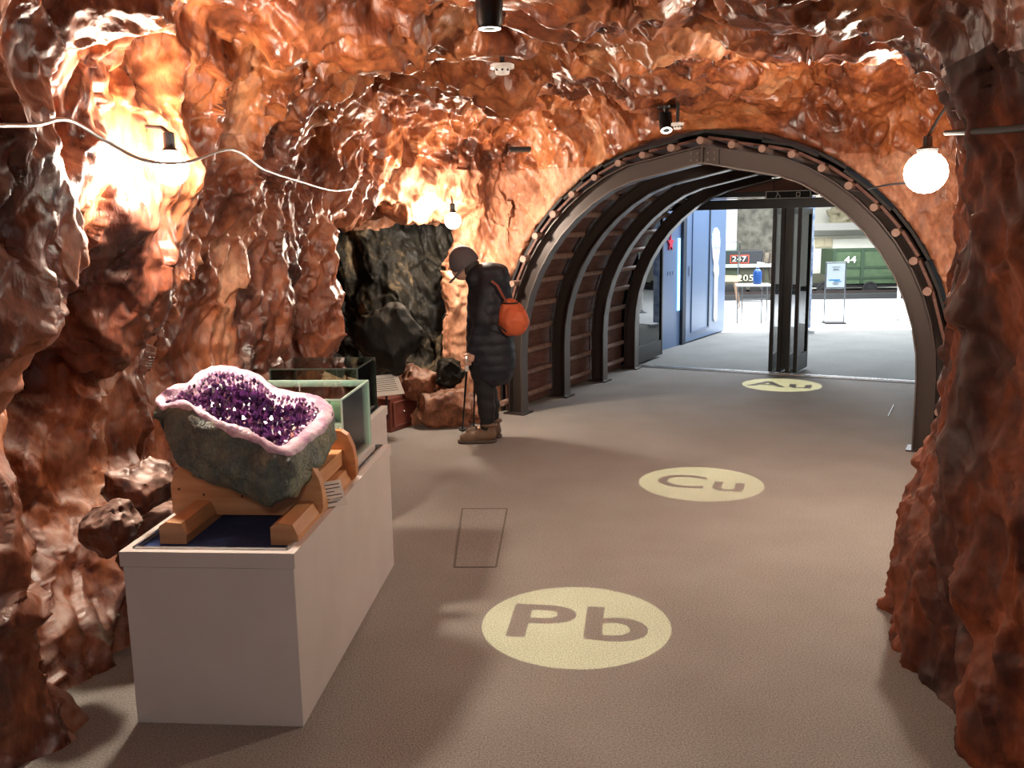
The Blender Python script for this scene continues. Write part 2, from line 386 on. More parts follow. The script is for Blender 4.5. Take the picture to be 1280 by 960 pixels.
def poly_sdf(X, Y, P):
    d = np.full(X.shape, 1e9, np.float32); s = np.zeros(X.shape, bool); n = len(P)
    for i in range(n):
        a, b = P[i], P[(i+1) % n]; e = b-a; t = np.clip(((X-a[0])*e[0]+(Y-a[1])*e[1])/(e@e), 0, 1)
        d = np.minimum(d, np.hypot(X-a[0]-t*e[0], Y-a[1]-t*e[1]))
        c = ((a[1] <= Y) & (Y < b[1])) | ((b[1] <= Y) & (Y < a[1]))
        if abs(e[1]) > 1e-9: s ^= c & (X < a[0] + (Y-a[1])/e[1]*e[0])
    return np.where(s, -d, d)
D2 = poly_sdf(X2, Y2, PLAN)
Z1 = gz[None, None, :]
right = np.clip((X2-.2)/1.0, 0, 1)*np.clip((4.4-Y2)/.8, 0, 1)         # the pillar side near the camera
left = np.clip((-X2)/1.0, 0, 1)
lean = (right[..., None]*(.16*np.clip((Z1-.2)/1.3, 0, 1) - .10*np.clip((Z1-1.5)/.8, 0, 1)**2*-1*-1) + left[..., None]*(.10*np.sin(Z1*2.2) - .12*np.clip(1-Z1/.5, 0, 1)*np.clip((3.2-Y2)/.5, 0, 1)[..., None]))
ceil_z = 2.44 + .05*np.sin(Y2*1.1+X2) - .10*right - .05*left*np.clip((3.5-Y2)/2, 0, 1)
SD = smax((D2[..., None] - lean).astype(np.float32), (Z1 - ceil_z[..., None]).astype(np.float32), .42)
# niche behind the case wall corner
Xn = X2[..., None]; Yn = Y2[..., None]
qx, qy, qz = np.abs(Xn+1.50)-.80, np.abs(Yn-7.15)-.75, np.abs(Z1-1.0)-.50
nic = np.sqrt(np.maximum(qx, 0)**2+np.maximum(qy, 0)**2+np.maximum(qz, 0)**2) + np.minimum(np.maximum(np.maximum(qx, qy), qz), 0) - .12
SD = smin(SD, nic.astype(np.float32), .1)
# bore of the lined tunnel
ts = (X2-FOOT.x)*WD.x + (Y2-FOOT.y)*WD.y; td = (X2-FOOT.x)*AX.x + (Y2-FOOT.y)*AX.y
rad = np.where(Z1 > CZ, np.hypot(ts[..., None]-CS, Z1-CZ), np.abs(ts[..., None]-CS)); BORE = 1.80
bore = np.maximum(np.maximum(rad-BORE, -td[..., None]-.6), td[..., None]-.9).astype(np.float32)
SD = np.minimum(SD, bore)
# room cut round every lamp and fitting on the rock
FIX = [(flr(612, 36, 2.30)+Vector((0, 0, .02)), .16), (flr(833, 163, 2.27)+Vector((0, 0, .02)), .15), (flr(628, 93, 2.33), .11), (flr(847, 162, 2.26), .09), (flr(650, 188, 2.16), .10),
       (Vector((-1.25, 3.5, 1.86)), .17), (Vector((-.44, 7.18, 1.70)), .15), (Vector((2.03, 4.5, 1.85)), .22)]
for c, r in FIX:
    SD = np.minimum(SD, (np.sqrt((Xn-c.x)**2+(Yn-c.y)**2+(Z1-c.z)**2)-r).astype(np.float32))
# coarse crags only where they matter
idx = np.argwhere((np.abs(SD) < .34)); P = np.stack([gx[idx[:, 0]], gy[idx[:, 1]], gz[idx[:, 2]]], 1)
tsP = ts[idx[:, 0], idx[:, 1]]; tdP = td[idx[:, 0], idx[:, 1]]; radP = rad[idx[:, 0], idx[:, 1], idx[:, 2]]
keep = np.clip((radP-BORE-.02)/.25, 0, 1); keep = np.where((tdP > -.9), keep, 1).astype(np.float32)
fixk = np.ones(len(P), np.float32)
for c, r in FIX: fixk = np.minimum(fixk, np.clip((np.linalg.norm(P-np.array(c, np.float32), axis=1)-r-.05)/.2, 0, 1))
Wp = P + .16*np.stack([vnoise(P*2.1, 5), vnoise(P*2.1, 6), vnoise(P*2.1, 7)], 1)
Wp[:, 0] += .25*P[:, 2]; Wp[:, 1] -= .30*P[:, 2]
fa, _ = facets(Wp*np.array([1.3, 1.25, .7], np.float32), 11, 1.8, 1.1)
pill = (np.clip((P[:, 0]-.8)/.5, 0, 1)*np.clip((4.2-P[:, 1])/.6, 0, 1)).astype(np.float32)
SD[idx[:, 0], idx[:, 1], idx[:, 2]] += np.minimum(keep, fixk)*.26*(fa-.12)*(1-.55*pill)
SD[:, :, 0] = np.maximum(SD[:, :, 0], -1)
V, Q = surface_nets(SD, lo, h)
Q = Q[:, ::-1]                                             # faces look into the air
Q = Q[(V[Q][:, :, 2].min(1) > -.06)]
V, Q = compact(V, Q); V = smooth(V, Q, 1, .3)
del SD, bore, rad, nic
base = V[Q].mean(1); 
V, Q = subdivide(V, Q); V = smooth(V, Q, 1, .4); V, Q = subdivide(V, Q); Nrm = vnormals(V, Q)
if Nrm[V[:, 2] > 2.3][:, 2].mean() > 0: Nrm = -Nrm
cent = np.repeat(base, 16, 0)
tsV = (V[:, 0]-FOOT.x)*WD.x + (V[:, 1]-FOOT.y)*WD.y; tdV = (V[:, 0]-FOOT.x)*AX.x + (V[:, 1]-FOOT.y)*AX.y
radV = np.where(V[:, 2] > CZ, np.hypot(tsV-CS, V[:, 2]-CZ), np.abs(tsV-CS))
keepV = np.where(tdV > -.9, np.clip((radV-BORE-.01)/.25, 0, 1), 1).astype(np.float32)
for c, r in FIX: keepV = np.minimum(keepV, np.clip((np.linalg.norm(V-np.array(c, np.float32), axis=1)-r+.01)/.15, 0, 1))
pillV = (np.clip((V[:, 0]-.8)/.5, 0, 1)*np.clip((4.2-V[:, 1])/.6, 0, 1)).astype(np.float32)
W = V + .07*np.stack([vnoise(V*4, 25), vnoise(V*4, 26), vnoise(V*4, 27)], 1)
W[:, 0] += .25*V[:, 2]; W[:, 1] -= .30*V[:, 2]
S1 = np.array([2.9, 2.8, 1.25], np.float32)
fb, t0 = facets(W*S1+7.7, 12, 2.4, 1.0)          # crags
fs, t1 = facets(W*S1*1.25+2.1, 13, 1.5)          # stepped ledges
f1, t2 = facets(W*np.array([7.2, 7.0, 3.2], np.float32), 31, 2.4, 1.0)    # scoops: sharp crests
f2, _ = facets(W*np.array([17, 16, 9], np.float32)+3.3, 32, 2.2, .9)
f3, _ = facets(W*np.array([11, 10, 6.5], np.float32)+5.1, 33, 1.7)
disp = (.14*(fb-.25) + .050*fs)*(1-.55*pillV) - .062*(f1-.2)*(1-.3*pillV) - .028*(f2-.2) + .014*f3 + .006*fbm(V*20, 40, 3)
tone = np.clip(.5*t0 + .25*t1 + .25*t2, 0, 1)
V = V + Nrm*(disp*keepV)[:, None]
V = smooth(V, Q, 1, .12)
tdc = (cent[:, 0]-FOOT.x)*AX.x + (cent[:, 1]-FOOT.y)*AX.y
tsc = (cent[:, 0]-FOOT.x)*WD.x + (cent[:, 1]-FOOT.y)*WD.y
radc = np.where(cent[:, 2] > CZ, np.hypot(tsc-CS, cent[:, 2]-CZ), np.abs(tsc-CS))
cut = ~((tdc > .10) & (radc < BORE+.10))
is_ceil = (cent[:, 2] > 2.08)
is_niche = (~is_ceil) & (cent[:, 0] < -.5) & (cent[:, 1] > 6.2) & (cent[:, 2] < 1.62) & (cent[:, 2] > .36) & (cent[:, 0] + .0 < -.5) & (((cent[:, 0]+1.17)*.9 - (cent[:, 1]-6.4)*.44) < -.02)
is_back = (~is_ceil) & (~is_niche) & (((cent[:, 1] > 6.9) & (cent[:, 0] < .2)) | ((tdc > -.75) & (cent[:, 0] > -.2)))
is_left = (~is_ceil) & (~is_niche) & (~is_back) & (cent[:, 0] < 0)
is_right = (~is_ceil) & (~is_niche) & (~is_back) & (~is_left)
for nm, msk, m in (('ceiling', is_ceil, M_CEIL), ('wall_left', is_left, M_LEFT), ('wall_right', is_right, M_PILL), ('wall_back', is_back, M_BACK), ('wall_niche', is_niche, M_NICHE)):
    v, q, tn = compact(V, Q[msk & cut], tone); me = npmesh(nm, v, q); at_ = me.attributes.new('tone', 'FLOAT', 'POINT'); at_.data.foreach_set('value', tn.astype(np.float32)); o = link(nm, me, m, smooth=True); o['kind'] = 'structure'
del V, Q, W, Nrm

# floors
def slab(name, pts, z0, z1, m, kind='structure'):
    b = MB(); b.prism([(p[0], p[1]) for p in pts], lambda a, c, d: Vector((a, c, d)), z0, z1); o = b.build(name, m); o['kind'] = kind; return o
thr0, thr1 = tun(-.5, 0, 2.83), tun(3.9, 0, 2.83)
slab('floor', [(-2.6, -2.6), (4.6, -2.6), (thr1.x+.3, 8.4), thr1, thr0, (-2.6, 9.9)], -.06, 0, M_CARPET)
LB = Vector((3.24, 13.7, 0))
slab('floor', [thr0, thr1, (9.5, 9.0), (12, 13.2), (2.9, 13.5), (-.5, 10.6)], -.06, -.001, M_CARPET2)
slab('floor', [(-.5, 10.6), (2.9, 13.5), (12, 13.2), (12, 24), (-.5, 24)], -.06, -.0015, mat('lit_lobby_floor', (.72, .74, .76), .5))  # strong hall light on the far floor is put into this paler colour

# carpet hatch beside the person and the little seams
M_SEAM = mat('carpet_seam', (.15, .13, .11), .9)
hp = [flr(568, 709), flr(620, 709), flr(634, 636), flr(578, 636)]
hatch = empty('floor_hatch', (hp[0]+hp[2])/2, 'carpeted rectangular floor hatch left of the first lit symbol circle', 'hatch')
b = MB()
for i in range(4):
    a, c = hp[i], hp[(i+1) % 4]; t = (c-a).normalized(); n = Vector((-t.y, t.x, 0))*.005
    b.prism([(a.x+n.x, a.y+n.y), (c.x+n.x, c.y+n.y), (c.x-n.x, c.y-n.y), (a.x-n.x, a.y-n.y)], lambda u, v, d: Vector((u, v, d)), 0.0, .0025)
world_child(b.build('frame', M_SEAM), hatch)
b = MB(); q = [p*.985 + ((hp[0]+hp[2])/2)*.015 for p in hp]
b.prism([(p.x, p.y) for p in q], lambda u, v, d: Vector((u, v, d)), -.01, .0012); world_child(b.build('panel', M_CARPET), hatch)
b = MB(); b.tube([flr(1110, 521)+Vector((0, 0, .003)), flr(1117, 507)+Vector((0, 0, .003))], .005, 6)
tag(b.build('floor_marker', M_CHROME), 'thin pale metal strip set in the carpet near the right rock wall', 'marker')

# ------------------------------------------------------------------ steel arches with plank lining
def arch(d, label):
    root = empty('steel_arch', tun(CS, 0, d), label, 'arch', 'steel tunnel arches')
    loc = lambda s, z, dd: WD*(s-CS) + AX*dd + Vector((0, 0, z))
    def band(r0, r1, d0, d1, nm, m, side):
        b = MB(); A, B = profile(r0), profile(r1); n = len(A); mid = n//2
        rg = range(0, mid) if side < 0 else range(mid, n-1)
        for i in rg:
            v = [b.bm.verts.new(loc(*A[i], d0)), b.bm.verts.new(loc(*A[i+1], d0)), b.bm.verts.new(loc(*B[i+1], d0)), b.bm.verts.new(loc(*B[i], d0)),
                 b.bm.verts.new(loc(*A[i], d1)), b.bm.verts.new(loc(*A[i+1], d1)), b.bm.verts.new(loc(*B[i+1], d1)), b.bm.verts.new(loc(*B[i], d1))]
            for f in ((0, 1, 2, 3), (7, 6, 5, 4), (0, 4, 5, 1), (3, 2, 6, 7)): b.bm.faces.new([v[k] for k in f])
            if i == rg[0]: b.bm.faces.new([v[k] for k in (0, 3, 7, 4)])
            if i == rg[-1]: b.bm.faces.new([v[k] for k in (1, 5, 6, 2)])
        bmesh.ops.remove_doubles(b.bm, verts=b.bm.verts, dist=1e-5)
        return b.build(nm, m, root)
    for side in (-1, 1):
        band(RI+.008, RO-.008, -.006, .006, 'web', M_STEEL, side)
        band(RI, RI+.010, -.06, .06, 'inner_flange', M_FLANGE, side)
        band(RO-.010, RO, -.06, .06, 'outer_flange', M_STEEL, side)
    b = MB()
    b.box((0, 0, 0), (.24, .012, .11), Matrix.Translation(loc(CS, CZ+(RI+RO)/2-.02, -.016)) @ Matrix(((WD.x, AX.x, 0, 0), (WD.y, AX.y, 0, 0), (0, 0, 1, 0), (0, 0, 0, 1))))
    b.box((0, 0, 0), (.012, .11, .13), Matrix.Translation(loc(CS, CZ+(RI+RO)/2, 0)) @ Matrix(((WD.x, AX.x, 0, 0), (WD.y, AX.y, 0, 0), (0, 0, 1, 0), (0, 0, 0, 1))))
    b.build('joint_plate', M_STEEL, root)
    for dx in (-.09, -.04, .04, .09):
        for dz in (-.03, .02):
            b = MB(); p = loc(CS+dx, CZ+(RI+RO)/2+dz-.01, -.022); b.tube([p, p-AX*.012], .009, 6); b.build('bolt', M_FLANGE, root)
    for s in (CS-(RI+RO)/2, CS+(RI+RO)/2):
        b = MB(); b.box((0, 0, 0), (.20, .18, .012), Matrix.Translation(loc(s, .006, 0)) @ Matrix(((WD.x, AX.x, 0, 0), (WD.y, AX.y, 0, 0), (0, 0, 1, 0), (0, 0, 0, 1)))); b.build('base_plate', M_STEEL, root)
    return root
ARD = [.0, .88, 1.82, 2.74]
for d, lb in zip(ARD, ('nearest brown steel arch at the tunnel mouth, ringed by log ends', 'second brown steel arch inside the tunnel', 'third brown steel arch inside the tunnel', 'farthest brown steel arch just in front of the glass doors')): arch(d, lb)

lining = empty('tunnel_lining', tun(CS, 0, 1.3), 'brown plank lining with round logs behind the steel arches', 'lining')
RL = RO+.032
angs = [PI*(1-k/18*1.0) for k in range(19)]
angs = [math.radians(180-14.2-7.6*k) for k in range(20)]
stations = [(CS-RL, z) for z in (.10, .30, .50, .70)] + [(CS+RL*math.cos(a), CZ+RL*math.sin(a)) for a in angs] + [(CS+RL, z) for z in (.70, .5, .3, .1)]
def flatz(s, z, r):
    u = abs(s-CS); lim = .62
    if u < lim and z > CZ:
        ze = CZ + math.sqrt(r*r-lim*lim); return CZ+r-(r-(ze-CZ))*u/lim
    return z
stations = [(s, flatz(s, z, RL)) for s, z in stations]
for s, z in stations:
    b = MB(); j = random.uniform(-.03, .03); b.tube([tun(s, z, -.11+j), tun(s, z, 2.80)], .0275*random.uniform(.92, 1.08), 10); o = b.build('log', M_LOG, smooth=True); world_child(o, lining)
for i in range(len(stations)-1):
    (s0, z0), (s1, z1) = stations[i], stations[i+1]
    t = Vector((s1-s0, z1-z0)); n = Vector((-t.y, t.x)).normalized(); gp = .012
    mid = Vector(((s0+s1)/2-CS, (z0+z1)/2-CZ))
    if n.dot(mid) < 0: n = -n
    if i == 0: s0, z0 = s0, -.0
    for k in range(3):
        d0, d1 = ARD[k]+.0, ARD[k+1]; off = .012+random.uniform(0, .012); b = MB()
        tt = t.normalized()*gp
        q = [(s0+tt.x+n.x*off, z0+tt.y+n.y*off), (s1-tt.x+n.x*off, z1-tt.y+n.y*off), (s1-tt.x+n.x*(off+.02), z1-tt.y+n.y*(off+.02)), (s0+tt.x+n.x*(off+.02), z0+tt.y+n.y*(off+.02))]
        b.prism(q, lambda a, c, d: tun(a, c, d), d0+.008, d1-.008); o = b.build('plank', M_PLANK); world_child(o, lining)
# dark sheet behind the planks
b = MB(); A, B = profile(BORE-.02), profile(BORE-.005)
for i in range(len(A)-1):
    v = [b.bm.verts.new(tun(*A[i], .02)), b.bm.verts.new(tun(*A[i+1], .02)), b.bm.verts.new(tun(*A[i+1], 2.85)), b.bm.verts.new(tun(*A[i], 2.85))]; b.bm.faces.new(v)
o = b.build('trim_1', M_BLKM); o['kind'] = 'structure'
mo = o.modifiers.new('solid', 'SOLIDIFY'); mo.thickness = .02

# ------------------------------------------------------------------ doorway at the tunnel's end
RM = Matrix(((WD.x, AX.x, 0, 0), (WD.y, AX.y, 0, 0), (0, 0, 1, 0), (0, 0, 0, 1)))      # local x = across, y = along axis
DD = 2.92
def tbox(b, s, z, d, size, bevel=0): b.box((0, 0, 0), size, Matrix.Translation(tun(s, z, d)) @ RM, bevel); return b
M_THR = mat('threshold_steel', (.55, .56, .58), .3, .9)
b = MB(); tbox(b, 1.6, .004, DD, (3.9, .10, .012)); o = b.build('trim_2', M_THR); o['kind'] = 'structure'
b = MB(); tbox(b, 1.6, .012, DD-.02, (3.9, .012, .012)); tbox(b, 1.6, .012, DD+.025, (3.9, .012, .012)); o = b.build('trim_3', M_CHROME); o['kind'] = 'structure'
b = MB(); tbox(b, 1.7, 1.80, DD, (4.4, .12, .10)); tbox(b, 1.7, 1.90, DD+.02, (4.4, .05, .05)); o = b.build('trim_4', M_BLK); o['kind'] = 'structure'
b = MB(); tbox(b, 1.7, 1.862, DD-.05, (4.4, .012, .014)); o = b.build('trim_5', M_CHROME); o['kind'] = 'structure'
b = MB(); tbox(b, 1.7, 2.35, DD+.06, (5.2, .06, .85)); o = b.build('wall_front', mat('rust_board', (.16, .06, .035), .6, var=(3, (.24, .1, .06), 5, (1, 1, 3)))); o['kind'] = 'structure'
for s, nm in ((-.85, 'wall_front_left'), (4.45, 'wall_front_right')):
    b = MB(); tbox(b, s, 1.3, DD+.1, (1.5, .08, 2.9)); o = b.build(nm, M_BLKM); o['kind'] = 'structure'

def leaf(root, s, d0, ang, wdt=.62, ht=1.72):
    """glass door leaf hinged at (s, d0), turned by ang from the tunnel axis"""
    dr = (AX*math.cos(ang) + WD*math.sin(ang)); nn = dr.cross(Vector((0, 0, 1)))
    o0 = tun(s, .03, d0); Mx = Matrix(((dr.x, nn.x, 0, o0.x), (dr.y, nn.y, 0, o0.y), (0, 0, 1, o0.z), (0, 0, 0, 1)))
    fr = MB()
    fr.box((.02, 0, ht/2), (.04, .04, ht), Mx); fr.box((wdt-.02, 0, ht/2), (.04, .04, ht), Mx)
    fr.box((wdt/2, 0, .09), (wdt-.08, .036, .18), Mx); fr.box((wdt/2, 0, ht-.03), (wdt-.08, .036, .06), Mx)
    lf = fr.build('door_leaf', M_BLK); world_child(lf, root)
    g = MB(); g.box((wdt/2, 0, ht/2+.06), (wdt-.08, .008, ht-.24), Mx); world_child(g.build('glass_pane', M_GLASS), lf)
    g = MB(); g.box((.02, 0, .03), (.008, .05, .012), Mx); g.tube([Mx @ Vector((wdt-.02, -.03, .85)), Mx @ Vector((wdt-.02, -.03, 1.05))], .008, 6); world_child(g.build('handle', M_CHROME), lf)
    return lf
st = empty('folding_glass_door', tun(1.68, 0, DD), 'black framed folding glass doors stacked at the middle of the doorway', 'door', 'folding glass doors')
for k, s in enumerate((1.545, 1.63, 1.72, 1.80)): leaf(st, s, DD-.02, math.radians(2 if k % 2 else -2), .50)
b = MB(); tbox(b, 1.675, .93, DD+.03, (.05, .05, 1.72)); world_child(b.build('post', M_BLK), st)
st = empty('folding_glass_door', tun(.1, 0, DD), 'black framed folding glass doors stacked at the left side of the doorway', 'door', 'folding glass doors')
for k, s in enumerate((-.16, -.07, .02)): leaf(st, s, DD-.01, math.radians((1, -1, 0)[k]), .86)

sg = empty('entrance_sign', tun(1.69, 1.885, DD-.09), 'small black hanging sign with white border and two characters, above the folded doors', 'sign', rz=math.atan2(WD.y, WD.x))
b = MB(); b.box((0, 0, 0), (.46, .03, .085), bevel=.008); b.build('board', M_BLKM, sg)
b = MB(); 
for c, sz in (((0, -.018, .036), (.45, .006, .006)), ((0, -.018, -.036), (.45, .006, .006)), ((-.222, -.018, 0), (.006, .006, .078)), ((.222, -.018, 0), (.006, .006, .078))): b.box(c, sz)
b.build('border', M_WHITE, sg)
b = MB(); u = .025
for p, q in (((-.10-u*.1, u), (-.10-u*.9, -u)), ((-.10-u*.35, u*.9), (-.10+u*1.0, -u)), ((-.10-u*.5, u*1.0), (-.10+u*.0, u*1.0))):
    b.tube([(p[0], -.018, p[1]), (q[0], -.018, q[1])], .0034, 5)
for p, q in (((.10-u*.7, u*.8), (.10+u*.7, u*.8)), ((.10-u*.7, -u*.8), (.10+u*.7, -u*.8)), ((.10-u*.7, u*.8), (.10-u*.7, -u)), ((.10+u*.7, u*.8), (.10+u*.7, -u))):
    b.tube([(p[0], -.018, p[1]), (q[0], -.018, q[1])], .0034, 5)
b.build('lettering', M_WHITE, sg)
b = MB(); b.tube([(-.15, 0, .04), (-.15, 0, .14)], .005, 6); b.tube([(.15, 0, .04), (.15, 0, .14)], .005, 6); b.build('bracket', M_BLK, sg)

def text(name, body, size, M, m, parent, bold=0, sx=1.0, thick=.003):
    me = TXT[body].copy(); me.transform(M); o = link(name, me, m); 
    mo = o.modifiers.new('solid', 'SOLIDIFY'); mo.thickness = thick
    if parent: world_child(o, parent)
    return o

# ------------------------------------------------------------------ gobo projectors: a lamp behind a plate cut with the symbol
M_PROJ = mat('projector_lens_glow', (1, 1, .95), .3, emit=(1, .96, .85), estr=9)
def projector(cpos, P, body, baseline, label, power, tilt=True):
    """cpos: mouth of the can; P: centre of the lit circle on the carpet"""
    root = empty('gobo_projector', cpos, label, 'projector')
    ax = (Vector(cpos)-P).normalized(); R_ = Vector((0, 0, 1)).rotation_difference(ax).to_matrix().to_4x4() if tilt else Matrix.Identity(4)
    up_ = R_.to_3x3() @ Vector((0, 0, 1)); L = up_*.055                        # local to root
    def onplate(p):
        d = (p-root.location)-L; return L + d*(-.052/d.dot(up_))
    dirv = Vector(baseline).normalized(); nrm = Vector((-dirv.y, dirv.x, 0))
    b = MB(); b.lathe([(.042, 0), (.042, .012), (.046, .02), (.050, .10), (.05, .13)], seg=24, M=R_); b.lathe([(.066, .150), (.068, .166), (.02, .168)], seg=24); b.tube([R_ @ Vector((0, 0, .12)), (0, 0, .16)], .02, 8)
    can = b.build('housing', M_BLK, root, smooth=True)
    bm = bmesh.new(); bm.from_mesh(can.data); low = [f for f in bm.faces if len(f.verts) > 8 and all(abs(v.co.dot(up_)) < 1e-5 for v in f.verts)]; bmesh.ops.delete(bm, geom=low, context='FACES_ONLY'); bm.to_mesh(can.data); bm.free()
    b = MB(); n = 64; inn = []; out = []; e1 = R_.to_3x3() @ Vector((1, 0, 0)); e2 = R_.to_3x3() @ Vector((0, 1, 0))
    for k in range(n):
        a = 2*PI*k/n; q = onplate(P + Vector((math.cos(a), math.sin(a), 0))*.385); inn.append(b.bm.verts.new(q))
        u, v = q.dot(e1), q.dot(e2); a2 = math.atan2(v, u); out.append(b.bm.verts.new(up_*.003 + e1*(.0415*math.cos(a2)) + e2*(.0415*math.sin(a2))))
    for k in range(n): b.bm.faces.new((inn[k], inn[(k+1) % n], out[(k+1) % n], out[k]))
    b.build('gobo_plate', M_BLKM, root)
    me = TXT[body].copy()
    for v in me.vertices: v.co = onplate(P + dirv*v.co.x + nrm*v.co.y)
    link('gobo_symbol', me, M_BLKM, root)
    b = MB()
    for k in range(24):
        a0, a1 = 2*PI*k/24, 2*PI*(k+1)/24
        b.bm.faces.new([b.bm.verts.new(R_ @ Vector((r*math.cos(a), r*math.sin(a), -.001))) for r, a in ((.026, a0), (.026, a1), (.040, a1), (.040, a0))])
    b.build('lens_rim', M_PROJ, root)
    l = bpy.data.lights.new('gobo_lamp', 'SPOT'); l.energy = power; l.color = (.92, .95, .54); l.shadow_soft_size = 0; l.spot_blend = 0.0
    l.spot_size = math.radians(60)
    o = bpy.data.objects.new('gobo_lamp', l); COL.objects.link(o); o.location = L; o.rotation_euler = (P-root.location-L).to_track_quat('-Z', 'Y').to_euler(); o.parent = root
    return root
projector(flr(612, 36, 2.30), Vector((.244, 3.472, 0)), 'Pb', flr(795, 800)-flr(640, 793), 'black can projector on the cave ceiling nearest the camera', 260, False)
projector(flr(833, 163, 2.27), Vector((1.174, 5.48, 0)), 'Cu', flr(925, 612)-flr(825, 604), 'small black can projector on the ceiling near the tunnel mouth', 330)
projector(tun(CS+.05, 2.03, 2.22), Vector((2.705, 8.929, 0)), 'Au', flr(1005, 485)-flr(945, 482), 'black can projector under the tunnel crown between the two last arches', 290)

# ------------------------------------------------------------------ lamps
M_BULB = mat('lamp_globe', (1, 1, 1), .3, emit=(1, .86, .70), estr=LAMP_E)
def cave_lamp(p, r, label, stem_dir, e=1.0):
    root = empty('cave_lamp', p, label, 'lamp', 'bare globe lamps on the rock')
    b = MB(); n = 10
    b.lathe([(max(r*math.sin(PI*k/n), .0006), -r*math.cos(PI*k/n)) for k in range(n+1)], seg=16)
    m = M_BULB
    if e != 1.0:
        m = M_BULB.copy(); m.node_tree.nodes['Principled BSDF'].inputs['Emission Strength'].default_value = LAMP_E*e
    b.build('globe', m, root, smooth=True)
    b = MB(); b.lathe([(r*.45, r*.93), (r*.5, r*1.1), (.022, r*1.25), (.02, r+.07), (.01, r+.075)], seg=14); b.build('socket', M_BLK, root, smooth=True)
    b = MB(); sd = Vector(stem_dir); b.tube([(0, 0, r+.07), Vector((0, 0, r+.085))+sd*.3, Vector((0, 0, r+.08))+sd], .008, 8); b.build('bracket', M_BLK, root)
    return root
lp1 = cave_lamp((-1.27, 3.5, 1.84), .062, 'glaring globe lamp on the left rock wall above the geode', (-.10, .05, .02), 1.15)
lp2 = cave_lamp((-.44, 7.18, 1.66), .062, 'glaring globe lamp on the rock behind the person', (-.02, .2, .05), 1.0)
lp3 = cave_lamp((2.03, 4.5, 1.83), .10, 'glaring bulb lamp, globe enlarged to its glare, hung at the upper right of the tunnel mouth', (.12, -.1, .25), .55)  # globe enlarged so that its shape holds the bulb's glare

def cable(name, pts, r, m, label, cat='cable', seg=8, sub=6):
    P = [Vector(p) for p in pts]; out = []
    for i in range(len(P)-1):
        p0, p1, p2, p3 = P[max(i-1, 0)], P[i], P[i+1], P[min(i+2, len(P)-1)]
        for k in range(sub):
            t = k/sub; out.append(.5*((2*p1)+(p2-p0)*t+(2*p0-5*p1+4*p2-p3)*t*t+(3*p1-p0-3*p2+p3)*t**3))
    out.append(P[-1]); b = MB(); b.tube(out, r, seg); return tag(b.build(name, m, smooth=True), label, cat)
M_CABLE = mat('grey_cable', (.35, .34, .33), .35, .3)
cable('power_cable', [at(-30, 158, 2.15), at(0, 157, 2.3), at(45, 156, 2.5), at(85, 150, 2.7), at(130, 175, 2.95), at(180, 200, 3.2), at(232, 203, 3.45), at(290, 187, 3.8), at(330, 212, 4.3), at(375, 227, 4.9), at(415, 238, 5.5), at(440, 236, 5.9)], .006, M_CABLE, 'thin grey cable looping along the upper left rock wall')
cable('power_cable', [at(1182, 166, 3.6), at(1205, 165, 3.0), at(1240, 163, 2.5), at(1300, 158, 2.1)], .009, M_BLKM, 'black cable running right across the brown pillar')
cable('stay_wire', [at(1140, 228, 4.55), at(1110, 231, 5.3), at(1085, 236, 6.3)], .006, M_FLANGE, 'thin wire from the right lamp to the tunnel mouth', 'wire')

def detector(p, r, label):
    root = empty('smoke_detector', p, label, 'detector')
    b = MB(); b.lathe([(r*.55, 0), (r*.62, .012), (r*.66, .022), (r, .028), (r, .045), (r*.8, .05)], seg=20); b.build('body', M_WHITE, root, smooth=True)
    b = MB()
    for k in range(8):
        a = k*PI/4; b.box((r*.62*math.cos(a), r*.62*math.sin(a), .017), (.010, .010, .008))
    b.build('vent_slot', M_BLKM, root)
    b = MB(); b.tube([(0, 0, .05), (0, 0, .25)], .012, 8); b.build('mount', M_BLKM, root)
detector(flr(628, 93, 2.33), .058, 'white round smoke detector on the ceiling behind the big can projector')
detector(flr(847, 162, 2.26), .045, 'small white detector on the ceiling just right of the far can projector')
vn = empty('ceiling_vent', flr(650, 188, 2.16), 'dark square louvre set in the rock above the arch shoulder', 'vent')
b = MB(); b.box((0, 0, .01), (.16, .16, .02)); b.build('frame', M_BLKM, vn)
for k in range(5):
    b = MB(); b.box((0, -.06+k*.03, -.004), (.15, .010, .012)); b.build('slat', M_STEEL, vn)

# ------------------------------------------------------------------ display cases
TH = math.radians(-4.6)
def display_case(p, wd, ln, label, ht=.60):
    root = empty('display_case', p, label, 'display case', 'white display cases', rz=TH)   # p = near right floor corner; local -x is left, +y goes away
    b = MB(); b.box((-wd/2, ln/2, (ht-.055)/2), (wd-.012, ln-.012, ht-.055), bevel=.003); b.build('body', M_CASE, root)
    b = MB(); t = .03; z = ht-.027; hh = .05
    b.box((-t/2, ln/2, z), (t, ln, hh)); b.box((-wd+t/2, ln/2, z), (t, ln, hh)); b.box((-wd/2, t/2, z), (wd-2*t, t, hh)); b.box((-wd/2, ln-t/2, z), (wd-2*t, t, hh)); b.build('rim', M_CASE, root)
    b = MB(); b.box((-wd/2, ln/2, ht-.04), (wd-2*t, ln-2*t, .05)); b.build('felt_top', M_NAVY, root)
    b = MB(); z = ht+.001; b.box((-t-.004, ln/2, z), (.008, ln-2*t, .006)); b.box((-wd/2, ln-t-.004, z), (wd-2*t, .008, .006)); b.box((-wd+t+.004, ln/2, z), (.008, ln-2*t, .006)); b.box((-wd/2, t+.004, z), (wd-2*t, .008, .006)); b.build('rail', M_CHROME, root)
    return root
c1 = display_case((-.697, 2.722, 0), .575, 1.46, 'large white display case in front carrying the geode')
c2 = display_case((-.766, 4.62, 0), .575, .52, 'smaller white display case behind the first, under the dark edged glass cover')
